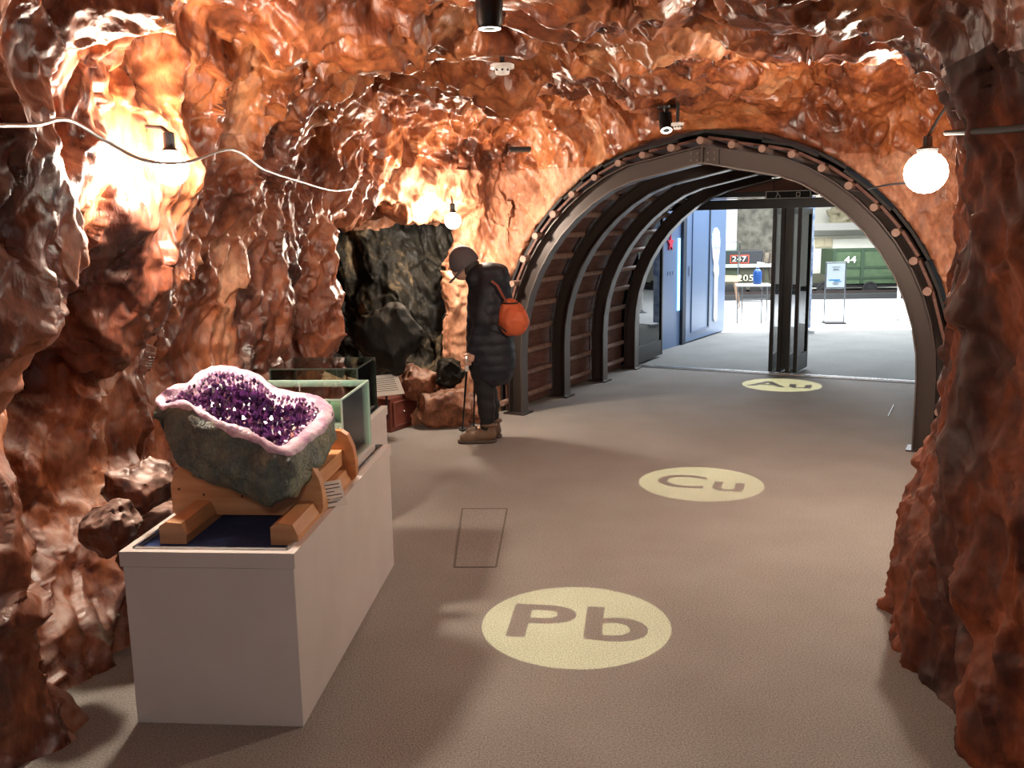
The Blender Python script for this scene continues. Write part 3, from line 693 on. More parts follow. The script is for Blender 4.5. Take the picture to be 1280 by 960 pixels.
def glass_cover(p, wd, ln, z0, ht, edge, label, frame=True):
    root = empty('glass_cover', (p[0], p[1], z0), label, 'glass cover', rz=TH)
    t = .006
    if frame:
        b = MB(); f = .03
        for c, s in (((-f/2, ln/2, .02), (f, ln, .04)), ((-wd+f/2, ln/2, .02), (f, ln, .04)), ((-wd/2, f/2, .02), (wd-2*f, f, .04)), ((-wd/2, ln-f/2, .02), (wd-2*f, f, .04))): b.box(c, s)
        b.build('base_frame', M_CASE, root)
        b = MB(); b.box((-wd/2, ln/2, .012), (wd-2*f, ln-2*f, .02)); b.build('felt_pad', M_NAVY, root)
    o = .016; x0, x1, y0, y1 = -wd+o, -o, o, ln-o; zb = .04 if frame else 0
    for c, s in (((x1, (y0+y1)/2, (zb+ht)/2), (t, y1-y0-.014, ht-zb)), ((x0, (y0+y1)/2, (zb+ht)/2), (t, y1-y0-.014, ht-zb)), (((x0+x1)/2, y0, (zb+ht)/2), (x1-x0-.014, t, ht-zb)), (((x0+x1)/2, y1, (zb+ht)/2), (x1-x0-.014, t, ht-zb)), (((x0+x1)/2, (y0+y1)/2, ht), (x1-x0-.014, y1-y0-.014, t))):
        b = MB(); b.box(c, s); b.build('glass_pane', M_GLASS, root)
    b = MB(); e = .007
    for x in (x0, x1):
        for y in (y0, y1): b.box((x, y, (zb+ht)/2), (e, e, ht-zb))
        b.box((x, (y0+y1)/2, ht), (e, y1-y0, e))
    for y in (y0, y1): b.box(((x0+x1)/2, y, ht), (x1-x0, e, e))
    b.build('edge_trim', edge, root)
    return root
ZT = .586
glass_cover((-.682, 3.60), .50, .50, ZT, .335, M_GEDGE, 'clear glass cover with pale edges on the large case behind the geode')
glass_cover((-.795, 4.66), .50, .44, ZT, .30, M_DKEDGE, 'clear glass cover with dark edges on the smaller case', frame=False)

def sdf_obj(name, fn, lo, hi, h, m, parent=None, sm=1, world=True, flip=False):
    G = grid(lo, hi, h); Fv = fn(*G).astype(np.float32); v, q = surface_nets(Fv, lo, h); v = smooth(v, q, sm, .5) if sm else v
    me = npmesh(name, v, q); o = link(name, me, m, smooth=True)
    if parent is not None:
        if world: world_child(o, parent)
        else: o.parent = parent
    return o
def nf(X, Y, Z, s, seed, o=3):
    P = np.stack([X.ravel(), Y.ravel(), Z.ravel()], 1)*s; return fbm(P, seed, o).reshape(X.shape)
def ff(X, Y, Z, s, seed, t=1.3, cv=1.0):
    P = (np.stack([X.ravel(), Y.ravel(), Z.ravel()], 1)*s).astype(np.float32); return facets(P, seed, t, cv)[0].reshape(X.shape)

# crystals
def crystal(b, base, axis, ln, r, hexa=6):
    axis = axis.normalized(); a = axis.orthogonal().normalized(); c = axis.cross(a); ph = random.random()*6
    r0 = []; r1 = []
    for k in range(hexa):
        q = a*math.cos(ph+k*2*PI/hexa) + c*math.sin(ph+k*2*PI/hexa); r0.append(b.bm.verts.new(base+q*r)); r1.append(b.bm.verts.new(base+q*r+axis*ln*.55))
    tip = b.bm.verts.new(base+axis*ln+a*r*random.uniform(-.3, .3))
    for k in range(hexa):
        b.bm.faces.new((r0[k], r0[(k+1) % hexa], r1[(k+1) % hexa], r1[k])); b.bm.faces.new((r1[k], r1[(k+1) % hexa], tip))
def crystal_lump(name, p, r, n, m, label, ln=.05, ax=Vector((0, 0, 1))):
    root = empty(name, p, label, 'crystal')
    sdf_obj('matrix_rock', lambda X, Y, Z: ell(X, Y, Z-r[2]*.6, (0, 0, 0), r) + .02*ff(X, Y, Z, 25, 3), (-r[0]-.03, -r[1]-.03, -.02), (r[0]+.03, r[1]+.03, r[2]*1.7+.03), .008, m, root, world=False)
    b = MB()
    for k in range(n):
        a, e = random.random()*2*PI, math.acos(random.uniform(.05, 1)); d = Vector((math.cos(a)*math.sin(e), math.sin(a)*math.sin(e), math.cos(e)))
        crystal(b, Vector((d.x*r[0]*.8, d.y*r[1]*.8, d.z*r[2]*.8+r[2]*.6)), (d+Vector((random.uniform(-.4, .4), random.uniform(-.4, .4), .3))), ln*random.uniform(.5, 1.2), ln*.22)
    tag(b.build('crystals', m, root), kind='stuff')
    return root
M_QUARTZ = mat('milky_quartz', (.62, .62, .55), .3, spec=.6, var=(14, (.45, .46, .4), 5))
M_QUARTZ2 = mat('greenish_quartz', (.50, .56, .48), .3, spec=.6, var=(14, (.55, .58, .5), 5))
crystal_lump('quartz_cluster', (-.785, 3.90, ZT+.022), (.085, .09, .075), 40, M_QUARTZ, 'pale milky crystal cluster under the clear cover behind the geode')
crystal_lump('quartz_cluster', (-.95, 4.88, ZT), (.12, .11, .09), 50, M_QUARTZ2, 'greenish grey crystal cluster under the dark edged cover', ln=.07)

def card(p, w_, h_, tilt, rz, label, name='label_card', lines=4, cat='label', thick=.004):
    root = empty(name, p, label, cat, rz=rz); M = Matrix.Rotation(tilt, 4, 'X')
    b = MB(); b.box((0, 0, h_/2), (w_, thick, h_), M); b.build('card', M_PAPER, root)
    b = MB()
    for k in range(lines):
        l = w_*(.78 if k % 3 != 2 else .5); b.box((-(w_*.8-l)/2, -thick/2-.0008, h_*(.85-.7*k/max(lines-1, 1))), (l, .0008, h_*.028), M)
    tag(b.build('print', M_INK, root), kind='stuff')
    b = MB(); b.box((0, h_*.18, h_*.12), (w_*.5, .004, h_*.35), Matrix.Rotation(-tilt*.8, 4, 'X')); b.build('prop', M_WHITE, root)
    return root
card((-.655, 3.20, .603), .085, .10, math.radians(-38), math.radians(30), 'small white label card leaning by the wooden stand', lines=6)
card((-.735, 3.76, ZT+.022), .075, .06, math.radians(-65), math.radians(0), 'white label card lying under the clear cover', lines=3)
card((-.86, 4.80, ZT), .11, .07, math.radians(-60), math.radians(25), 'white label card under the dark edged cover', lines=3)

# ------------------------------------------------------------------ geode on its wooden cradle
CV = Matrix.Rotation(TH, 4, 'Z')
def stand_pt(a, z, d): return Vector((-.697, 2.722, 0)) + CV.to_3x3() @ Vector((a, d, z))
stand = empty('geode_stand', stand_pt(-.29, ZT, .4), 'pine cradle with two curved end boards and block feet under the geode', 'stand')
def out_board(x0, x1, z0, zl, zr, dip):
    pts = []; n = 8; r = .05
    pts += [(x0+.01, z0), (x1-.03, z0)]
    for k in range(1, 5): a = -PI/2+k*PI/8; pts.append((x1-.03+.03*math.cos(a), z0+.03+.03*math.sin(a)))
    pts += [(x1, z0+.08), (x1-.008, z0+(zr-z0)*.65), (x1-.03, zr-.02), (x1-.055, zr-.003), (x1-.08, zr)]
    for k in range(1, 12):
        t = k/12; x = x1-.08+(x0+.08-(x1-.08))*t; z = zr+(zl-zr)*t - dip*math.sin(PI*t)**.8; pts.append((x, z))
    pts += [(x0+.08, zl), (x0+.05, zl-.008), (x0+.02, zl-.04), (x0, zl-.09), (x0, z0+.01)]
    return pts
# front board faces the camera; a runs along the case's near edge
FB = .36
ob = out_board(-.560, -.008, ZT+.02, .805, .80, .115)
b = MB(); b.prism(ob, stand_pt, FB, FB+.04); o = b.build('end_board', M_PINE); world_child(o, stand)
for a, z in ((-.47, .75), (-.53, .70), (-.30, .675), (-.10, .70), (-.06, .655), (-.44, .68)):
    k = MB(); c = stand_pt(a, z, FB-.0005); k.lathe([(.005, -.001), (.005, .0008)], seg=8, M=Matrix.Translation(c) @ CV @ Matrix.Rotation(PI/2, 4, 'X')); o2 = k.build('knot', M_KNOT); world_child(o2, o)
ob = out_board(-.555, .0, ZT+.02, .82, .815, .11)
b = MB(); b.prism(ob, stand_pt, FB+.44, FB+.48); o = b.build('end_board', M_PINE2); world_child(o, stand)
for a in (-.445, -.068):
    b = MB(); pr = [(a-.045, ZT), (a+.045, ZT), (a+.047, ZT+.03), (a+.03, ZT+.07), (a-.02, ZT+.075), (a-.045, ZT+.06)]; b.prism(pr, stand_pt, FB-.25, FB+.52); o = b.build('foot_beam', M_PINE); world_child(o, stand)
b = MB(); b.prism([(-.12, ZT+.09), (-.05, ZT+.09), (-.05, .735), (-.12, .735)], stand_pt, FB+.04, FB+.44); o = b.build('stretcher', M_PINE); world_child(o, stand)
b = MB(); b.prism([(-.50, ZT+.09), (-.44, ZT+.09), (-.44, .76), (-.50, .76)], stand_pt, FB+.04, FB+.44); o = b.build('stretcher', M_PINE); world_child(o, stand)

# geode: rim loop in space, outer shell down to a keel, inner bowl full of crystals
RIMPX = [((197, 497), 3.14), ((214, 487), 3.17), ((238, 478), 3.25), ((252, 465), 3.36), ((272, 461), 3.45), ((300, 464), 3.50), ((325, 472), 3.52), ((345, 487), 3.50), ((375, 494), 3.46), ((400, 499), 3.42), ((414, 510), 3.36), ((412, 524), 3.29), ((395, 540), 3.16), ((378, 556), 3.04), ((362, 566), 2.97), ((340, 560), 2.96), ((318, 548), 2.97), ((290, 535), 3.0), ((262, 524), 3.03), ((238, 508), 3.06), ((220, 504), 3.08), ((203, 506), 3.10)]
RIM = [at(*p, Y) for p, Y in RIMPX]
NR = 96
def loop_at(t):
    n = len(RIM); x = t*n; i = int(x) % n; f = x-int(x); p0, p1, p2, p3 = RIM[i-1], RIM[i], RIM[(i+1) % n], RIM[(i+2) % n]
    return .5*((2*p1)+(p2-p0)*f+(2*p0-5*p1+4*p2-p3)*f*f+(3*p1-p0-3*p2+p3)*f**3)
rim = np.array([loop_at(k/NR) for k in range(NR)]); ctr = rim.mean(0)
keel = np.array(at(312, 612, 3.10)); 
geode = empty('amethyst_geode', tuple(keel), 'large amethyst geode, purple crystals inside a grey green shell', 'geode')
M_SHELL = rock_mat('geode_shell', [(.06, .08, .075), (.14, .18, .165), (.25, .28, .20), (.40, .38, .27)], (.2, .2, .17), .2, rough=(.35, .65), bump_s=1.3, sc=3.2, tone=False)
M_RIM = mat('agate_rim', (.75, .62, .70), .35, spec=.6, var=(30, (.45, .26, .40), 5), bump=(70, .6, .008))
M_AMY = mat('amethyst', (.014, .004, .03), .10, spec=.8, coat=.4, var=(16, (.085, .022, .12), 4))
M_AMY2 = mat('pale_amethyst', (.42, .25, .42), .2, spec=.8, var=(40, (.62, .48, .60), 4))
def rings(levels):
    V = []; 
    for L_ in levels: V.append(L_)
    V = np.array(V); n = len(levels); Fq = []
    for i in range(n-1):
        for k in range(NR): Fq.append((i*NR+k, i*NR+(k+1) % NR, (i+1)*NR+(k+1) % NR, (i+1)*NR+k))
    return V.reshape(-1, 3), np.array(Fq)
lv = []
NL = 26
rimdir = (rim-ctr); rimn = rimdir/np.linalg.norm(rimdir, axis=1, keepdims=True)
for i in range(NL+1):
    t = i/NL; rad_ = math.cos(t*PI/2)**.80; dep = math.sin(t*PI/2)**1.15
    q = ctr + (rim-ctr)*(rad_*(1+.07*math.sin(PI*min(t*1.6, 1)))) ; axis_v = keel-ctr
    q = q + axis_v*dep
    # near the rim follow its own height, further down level out
    lv.append(q)
Vs, Fs = rings(lv); n_ = vnormals(Vs.astype(np.float32), Fs)
Vs = Vs.astype(np.float32); dn = .020*facets(Vs*13, 61, 1.8)[0] + .008*facets(Vs*34, 63, 1.8)[0] + .012*fbm(Vs*9, 62, 3); fade = np.clip(np.repeat(np.arange(NL+1), NR)/3.0, .15, 1); fade *= np.repeat(np.clip((NL-4-np.arange(NL+1))/12.0, .0, 1), NR)
Vs = Vs + n_*(dn*fade)[:, None]*np.sign((n_*(Vs-ctr)).sum(1))[:, None]
o = link('shell', npmesh('shell', Vs, Fs), M_SHELL, smooth=True); world_child(o, geode)
# rim band folding over and inner wall
lv = []
upv = -(keel-ctr)/np.linalg.norm(keel-ctr)
for i, (k_in, hgt) in enumerate([(1.02, -.016), (1.028, -.004), (1.015, .006), (.985, .010), (.95, .006), (.91, -.004), (.86, -.02), (.80, -.045), (.73, -.075), (.64, -.105), (.5, -.13), (.3, -.145), (.02, -.15)]):
    wob = .012*fbm((rim*22+i*.35).astype(np.float32), 70, 3)
    ex = k_in if i < 3 else k_in - (.09*np.clip(rimn[:, 0], 0, 1) if 4 <= i <= 9 else 0)
    lv.append(ctr + (rim-ctr)*(ex*np.ones(NR))[:, None] + upv*(hgt) + upv*wob[:, None])
Vi, Fi = rings(lv[:8]); o = link('rim_band', npmesh('rim_band', Vi, Fi), M_RIM, smooth=True); world_child(o, geode)
Vi, Fi = rings(lv[6:]); o = link('inner_bowl', npmesh('inner_bowl', Vi-upv*.004, Fi), M_AMY, smooth=True); world_child(o, geode)
M_AMY3 = mat('lilac_amethyst', (.16, .055, .18), .15, spec=.8, coat=.4, var=(30, (.30, .15, .30), 4))
bd, bp, bl = MB(), MB(), MB(); lva = np.array(lv)
UPV = Vector(upv)
for k in range(2100):
    fr_ = random.random()**.7; li = 11.8-fr_*6.6; i = int(li); f = li-i; kk = random.randrange(NR)
    p = Vector(lva[i][kk]*(1-f)+lva[min(i+1, 12)][kk]*f); inward = (Vector(ctr)-p); inward -= UPV*inward.dot(UPV)
    d = UPV*1.0 + inward*2.2 + Vector((random.uniform(-1, 1), random.uniform(-1, 1), random.uniform(-1, 1)))*.45
    sz = random.uniform(.018, .046)*(1 if li > 7 else .55)
    crystal(bd if (li > 7.0 or random.random() < .30) else (bl if (li > 6.2 or random.random() < .5) else bp), p-d.normalized()*sz*.4, d, sz, sz*.36)
tag(bd.build('amethyst_crystals', M_AMY), kind='stuff'); world_child(bpy.data.objects['amethyst_crystals'], geode)
tag(bl.build('lilac_crystals', M_AMY3), kind='stuff'); world_child(bpy.data.objects['lilac_crystals'], geode)
tag(bp.build('pale_crystals', M_AMY2), kind='stuff'); world_child(bpy.data.objects['pale_crystals'], geode)

# ------------------------------------------------------------------ red cabinet, reading panel and boulders in the corner
M_MAHO = mat('mahogany_panel', (.13, .035, .025), .4, var=(6, (.18, .055, .04), 5, (1, 1, 6)))
p0, p1 = flr(489, 541), flr(523, 529); u_ = (p1-p0); L0 = u_.length; 
cab = empty('rock_base_cabinet', p0, 'low reddish wood cabinet at the foot of the rock niche', 'cabinet', rz=math.atan2(u_.y, u_.x))
b = MB(); b.box((L0/2, .12, .135), (L0, .24, .27), bevel=.004); b.build('body', M_MAHO, cab)
b = MB(); b.box((L0/2, -.006, .14), (L0*.86, .014, .20), bevel=.003); dr = b.build('door', M_MAHO, cab)
b = MB()
for c, s in (((L0/2, -.015, .235), (L0*.80, .006, .006)), ((L0/2, -.015, .045), (L0*.80, .006, .006)), ((L0*.1, -.015, .14), (.006, .006, .19)), ((L0*.9, -.015, .14), (.006, .006, .19))): b.box(c, s)
b.build('molding', mat('light_mahogany', (.26, .1, .08), .4), dr)
b = MB(); b.lathe([(.010, 0), (.012, .008), (.005, .014)], seg=10, M=Matrix.Translation((L0*.42, -.013, .15)) @ Matrix.Rotation(PI/2, 4, 'X')); b.build('knob', M_CHROME, dr, smooth=True)
pan = empty('reading_panel', at(486, 494, 6.85), 'tilted white text panel standing beside the niche rocks', 'panel', rz=math.radians(28))
M_ = Matrix.Rotation(math.radians(-48), 4, 'X')
b = MB(); b.box((0, 0, .10), (.26, .012, .20), M_, bevel=.002); b.build('plate', M_PAPER, pan)
b = MB()
for k in range(7): b.box((-.01, -.008, .04+k*.02), (.20, .001, .004), M_)
tag(b.build('print', M_INK, pan), kind='stuff')
b = MB(); b.tube([(0, .05, .03), (0, .06, -.20)], .010, 8); b.build('post', M_BLK, pan)

def boulder(p, r, seed, m, label, cat='rock'):
    x, y, z = p
    o = sdf_obj('boulder', lambda X, Y, Z: ell(X, Y, Z, (0, 0, 0), r) + .45*min(r)*ff(X, Y, Z, 1.3/max(r), seed, 1.8) + .16*min(r)*ff(X, Y, Z, 3.5/max(r), seed+1, 2) + .02*min(r)*nf(X, Y, Z, 20/max(r), seed), tuple(-q*1.5 for q in r), tuple(q*1.5 for q in r), max(r)/18, m, sm=1)
    o.location = p; return tag(o, label, cat, 'loose boulders along the rock walls')
boulder((-.56, 7.28, .13), (.20, .14, .19), 1, M_BACK, 'large brown boulder on the floor under the niche, left of the person')
boulder((-.30, 7.45, .10), (.16, .12, .14), 2, M_BACK, 'smaller brown boulder on the floor behind the hiking poles')
boulder((-.78, 7.34, .36), (.16, .12, .14), 3, M_BACK, 'brown boulder lying on top behind the low cabinet')
boulder((-.52, 7.42, .42), (.14, .10, .12), 4, M_NICHE, 'dark boulder stacked upon the large brown one')
boulder((-.98, 7.0, .78), (.25, .14, .30), 5, M_NICHE, 'big black slab of rock standing in the niche')
boulder((-1.42, 3.42, .42), (.13, .16, .13), 6, M_LEFT, 'rust boulder wedged between left wall and display case')
boulder((-1.38, 2.98, .60), (.09, .11, .09), 7, M_LEFT, 'small orange boulder at the rear left corner of the case')
boulder((-1.40, 3.30, .66), (.11, .14, .10), 8, M_LEFT, 'pale topped boulder behind the left end of the cradle')

# ------------------------------------------------------------------ the person
def skinmat(): return mat('skin', (.55, .33, .24), .5)
M_SKIN = skinmat(); M_COAT = mat('navy_down_coat', (.008, .010, .017), .62, bump=(35, .35, .012)); M_TROU = mat('black_trousers', (.008, .008, .010), .75)
M_CAP = mat('grey_cap', (.085, .072, .078), .85, bump=(120, .3, .003)); M_SHOE = mat('brown_hiking_leather', (.13, .075, .045), .6, bump=(60, .3, .003)); M_SOLE = mat('shoe_sole', (.07, .05, .04), .8)
M_BAG = mat('orange_backpack', (.50, .10, .035), .6, bump=(30, .4, .01)); M_STRAP = mat('red_brown_strap', (.22, .05, .03), .7); M_HAIR = mat('dark_hair', (.02, .015, .012), .6); M_RED = mat('red_lace', (.5, .03, .03), .6)
PX, PY = -.20, 6.76
per = empty('person', (PX, PY, 0), 'person in navy down coat and grey cap leaning toward the niche, holding two hiking poles', 'person')
Hd = Vector((-.135, 0, 1.345))          # head centre, local; faces -x and down
def body(X, Y, Z):
    G = (X, Y, Z)
    d = ell(X, Y, Z, tuple(Hd), (.088, .070, .105))
    d = smin(d, ell(X, Y, Z, (Hd.x-.035, 0, Hd.z-.045), (.062, .052, .075)), .03)         # jaw
    d = smin(d, cap(*G, (Hd.x-.095, 0, Hd.z+.0), (Hd.x-.115, 0, Hd.z-.035), .010, .014), .012)  # nose
    d = smin(d, cap(*G, (Hd.x-.088, -.018, Hd.z-.062), (Hd.x-.088, .018, Hd.z-.062), .009, .009), .01)
    for s in (-1, 1):
        d = smin(d, ell(X, Y, Z, (Hd.x+.01, s*.072, Hd.z-.005), (.020, .010, .030)), .008)
        d = np.maximum(d, -ell(X, Y, Z, (Hd.x-.088, s*.028, Hd.z+.008), (.012, .014, .008)))
    d = smin(d, cap(*G, (Hd.x+.03, 0, Hd.z-.07), (-.01, 0, 1.20), .048, .055), .03)
    d = smin(d, chain(G, [(.03, 0, 1.18), (.05, 0, 1.0), (.03, 0, .80), (.03, 0, .72)], [.12, .12, .11, .12]), .05)
    for s, hip in ((-1, 0), (1, .02)):
        d = smin(d, chain(G, [(.03, s*.13, 1.16), (-.01, s*.17, .92), (-.085, s*.15, .70)], [.05, .042, .032]), .03)
        d = smin(d, chain(G, [(.03, s*.07, .72), (.0+s*.005, s*.075, .42), (.025+s*.015, s*.075, .10)], [.085, .055, .036]), .03)
        d = smin(d, chain(G, [(.025+s*.015, s*.075, .09), (-.12+s*.015, s*.08, .045)], [.036, .03]), .02)
        hx, hy, hz = -.10, s*.145, .655
        d = smin(d, cap(*G, (-.085, s*.15, .70), (hx, hy, hz), .024, .03), .02)
        for f, (fx, fl) in enumerate(((-.028, .062), (-.010, .07), (.010, .066), (.028, .052))):
            a = (hx+fx*.3-.01, hy-s*.01, hz-.005-f*.014); bb = (a[0]-.038, a[1]-s*.012, a[2]-.006); cc = (a[0]-.034, a[1]-s*.034, a[2]-.012)
            d = smin(d, chain(G, [a, bb, cc], [.009, .0085, .0075], .006), .005)
        d = smin(d, chain(G, [(hx, hy-s*.012, hz+.02), (hx-.03, hy-s*.035, hz+.022), (hx-.05, hy-s*.028, hz+.015)], [.011, .010, .009], .006), .006)
    return d
sdf_obj('body', body, (-.30, -.26, -.0), (.20, .26, 1.50), .008, M_SKIN, per, world=False)
def coat(X, Y, Z):
    G = (X, Y, Z)
    d = ell(X, Y, Z, (.045, 0, 1.06), (.165, .20, .22))
    d = smin(d, ell(X, Y, Z, (.035, 0, .84), (.165, .205, .26)), .06)
    d = smin(d, ell(X, Y, Z, (.05, 0, .62), (.175, .20, .26)), .08)
    d = np.maximum(d, .445-Z)
    quilt = .006*np.abs(np.sin(Z*PI/.075))
    for s in (-1, 1):
        d = smin(d, chain(G, [(.04, s*.14, 1.17), (.0, s*.195, .94), (-.075, s*.165, .73)], [.075, .065, .045]), .025)
    d = smin(d, ell(X, Y, Z, (.045, 0, 1.265), (.14, .16, .085)), .03)       # folded down hood
    d = smin(d, ell(X, Y, Z, (.10, 0, 1.20), (.09, .13, .10)), .03)
    d = smin(d, cap(*G, (-.065, -.05, 1.23), (-.065, .05, 1.23), .062, .062), .03)  # collar
    return d - quilt - .004*np.sin(X*40+Z*25)*np.sin(Y*33)
sdf_obj('down_coat', coat, (-.26, -.32, .42), (.28, .32, 1.36), .010, M_COAT, per, world=False)
def legs(X, Y, Z):
    d = 9
    for s in (-1, 1): d = smin(d, chain((X, Y, Z), [(.03, s*.07, .70), (.0+s*.005, s*.075, .42), (.02+s*.015, s*.075, .26), (.025+s*.015, s*.075, .09)], [.10, .072, .064, .05]), .02) if s > 0 else chain((X, Y, Z), [(.03, s*.07, .70), (-.005, s*.075, .42), (.005, s*.075, .26), (.01, s*.075, .09)], [.10, .072, .064, .05])
    return d - .003*np.sin(Z*70+X*20)
sdf_obj('trousers', legs, (-.14, -.20, .03), (.18, .20, .82), .010, M_TROU, per, world=False)
def capf(X, Y, Z):
    c, sn = math.cos(.50), math.sin(.50); U = (X-Hd.x)*c + (Z-Hd.z)*sn*1.0; Wz = -(X-Hd.x)*sn*-1*-1 + (Z-Hd.z)*c       # tilted forward
    d = np.sqrt((U/.112)**2+(Y/.096)**2+((Wz-.01)/.125)**2); d = (d-1)*.096
    d = np.maximum(d, -.025-Wz)
    br = np.maximum((np.sqrt(((U+.055)/.125)**2+(Y/.11)**2)-1)*.1, np.abs(Wz+.028-.30*(U+.03))-.009)
    return smin(d, br, .012)
sdf_obj('cap', capf, (-.34, -.14, 1.20), (.02, .14, 1.52), .007, M_CAP, per, world=False)
sdf_obj('hair', lambda X, Y, Z: np.maximum(ell(X, Y, Z, (Hd.x+.012, 0, Hd.z-.01), (.096, .080, .10)), np.maximum(-(X-Hd.x)+.0, Z-Hd.z-.02)), (-.20, -.11, 1.20), (.0, .11, 1.40), .008, M_HAIR, per, world=False)
for s in (-1, 1):
    e = MB(); e.lathe([(max(.0075*math.sin(PI*k/6), .0004), -.0075*math.cos(PI*k/6)) for k in range(7)], c=(Hd.x-.079, s*.028, Hd.z+.008), seg=10); e.build('eye', M_PAPER, per, smooth=True)
for s, ox in ((-1, -.005), (1, .03)):
    def shoe(X, Y, Z, s=s, ox=ox):
        d = chain((X, Y, Z), [(ox+.035, s*.08, .055), (ox-.04, s*.082, .055), (ox-.125, s*.088, .040), (ox-.165, s*.09, .036)], [.046, .048, .042, .034], .02)
        d = smin(d, cap(X, Y, Z, (ox+.02, s*.078, .07), (ox+.02, s*.077, .13), .05, .052), .02); return np.maximum(d, .012-Z)
    so = sdf_obj('hiking_shoe', shoe, (-.26, s*.085-.08, .0), (.13, s*.085+.08, .20), .007, M_SHOE, per, world=False)
    sdf_obj('sole', lambda X, Y, Z, s=s, ox=ox: np.maximum(chain((X, Y, Z), [(ox+.035, s*.08, .02), (ox-.04, s*.082, .02), (ox-.17, s*.09, .02)], [.052, .052, .044]), np.abs(Z-.012)-.012), (-.26, s*.085-.08, -.02), (.13, s*.085+.08, .06), .006, M_SOLE, so, world=False, sm=0)
    b = MB()
    for k in range(4): b.tube([(ox-.03-k*.022, s*.085-.026, .098-k*.008), (ox-.04-k*.022, s*.085, .108-k*.009), (ox-.03-k*.022, s*.085+.026, .098-k*.008)], .004, 5)
    b.build('laces', M_RED, so)
    b = MB(); b.tube([(ox+.025+.055*math.cos(a*PI/8), s*.077+.055*math.sin(a*PI/8), .135) for a in range(17)], .012, 6); b.build('ankle_cuff', M_SHOE, so, smooth=True)

# backpack worn on the back
bag = empty('backpack', (PX+.215, PY-.13, .825), 'small orange drawstring backpack on the back of the person', 'backpack')
sdf_obj('bag_body', lambda X, Y, Z: smin(ell(X, Y, Z, (0, 0, .10), (.118, .13, .115)), ell(X, Y, Z, (-.02, 0, .19), (.085, .09, .07)), .04) + .006*nf(X, Y, Z, 24, 91), (-.15, -.18, -.05), (.15, .18, .30), .008, M_BAG, bag, world=False)
b = MB(); b.tube([(-.02+.065*math.cos(a*PI/8), .085*math.sin(a*PI/8), .235) for a in range(17)], .006, 6); b.build('drawcord', M_BLKM, bag, smooth=True)
b = MB(); b.box((.085, 0, .08), (.03, .12, .09), bevel=.01); b.build('pocket', M_BAG, bag)
for s in (-1, 1):
    b = MB(); b.tube([(-.03, s*.05, .22), (-.07, s*.07, .29), (-.11, s*.10, .37), (-.15, s*.10, .40)], .009, 6); b.build('strap', M_STRAP, bag, smooth=True)
    b = MB(); b.tube([(-.05, s*.09, .03), (-.12, s*.19, .10), (-.20, s*.20, .20)], .006, 6); b.build('lower_strap', M_BLKM, bag, smooth=True)
def pole(top, tip, label):
    root = empty('trekking_pole', tip, label, 'trekking pole', 'trekking poles held by the person'); v = Vector(top)-Vector(tip)
    b = MB(); b.tube([v*.0, v*.05], [.003, .006], 8); b.build('tip', M_CHROME, root)
    b = MB(); b.tube([v*.05, v*.5], .007, 8); b.tube([v*.5, v*.84], .009, 8); b.build('shaft', M_BLK, root, smooth=True)
    b = MB(); b.tube([v*.84, v*.90, v*.97, v*1.0], [.013, .016, .014, .019], 10); b.build('grip', M_WHITE, root, smooth=True)
    b = MB(); b.tube([v*.075, v*.09], [.03, .026], 10); b.build('basket', M_BLKM, root)
    b = MB(); b.tube([v*.98, v*.93+Vector((.03, -.02, 0)), v*.86+Vector((.035, -.02, 0)), v*.9], .004, 6); b.build('wrist_strap', M_BLKM, root)
pole((-.325, 6.62, .66), (-.40, 6.95, .0), 'black trekking pole with white grip, nearer the rock wall')
pole((-.27, 6.62, .665), (-.31, 6.97, .0), 'black trekking pole with white grip, nearer the legs')

# ------------------------------------------------------------------ lobby beyond the doors
M_BLUE = mat('blue_partition', (.11, .17, .30), .35); M_BLUE2 = mat('blue_panel', (.13, .20, .34), .3); M_DKB = mat('dark_gap', (.02, .03, .05), .5)
b0, b1 = Vector((1.50, 10.87, 0)), Vector((3.24, 13.7, 0)); bu = (b1-b0).normalized(); bn = Vector((bu.y, -bu.x, 0)); bL = (b1-b0).length
BM = Matrix(((bu.x, -bn.x, 0, b0.x), (bu.y, -bn.y, 0, b0.y), (0, 0, 1, 0), (0, 0, 0, 1)))    # local x along wall, -y toward the room
b = MB(); b.box((bL/2, .06, 1.25), (bL, .12, 2.5), BM); b.box((-.9, .06, 1.25), (1.8, .12, 2.5), BM); o = b.build('wall_blue', M_BLUE); o['kind'] = 'structure'
dr = empty('sliding_door', BM @ Vector((2.35, 0, 0)), 'tall blue sliding panel door in the lobby partition', 'door')
b = MB(); b.box((2.42, -.018, 1.02), (1.62, .03, 2.0), BM); world_child(b.build('door_panel', M_BLUE2), dr)
b = MB()
for c, s in (((2.15, -.04, 1.92), (.7, .012, .02)), ((2.15, -.04, .14), (.7, .012, .02)), ((1.81, -.04, 1.03), (.02, .012, 1.78))): b.box(c, s, BM)
world_child(b.build('molding', M_BLUE), dr)
b = MB(); b.box((2.50, -.04, 1.03), (.035, .012, 1.80), BM); b.box((1.53, -.02, 1.0), (.11, .04, 2.1), BM); world_child(b.build('dark_groove', M_DKB), dr)
b = MB(); b.box((1.70, -.045, .98), (.02, .012, .14), BM); world_child(b.build('handle', M_CHROME), dr)
fig = empty('white_cutout_sign', BM @ Vector((2.95, -.05, 0)), 'tall white cut-out sign shaped like a long spoon on the blue door', 'sign')
ol = [(2.87, .20), (2.83, .25), (2.83, .88), (2.79, .95), (2.80, 1.05), (2.74, 1.16), (2.70, 1.34), (2.72, 1.48), (2.80, 1.57), (2.90, 1.58), (2.99, 1.53), (3.04, 1.38), (3.02, 1.22), (2.97, 1.06), (3.02, .97), (3.0, .88), (2.97, .84), (2.98, .26), (2.94, .20)]
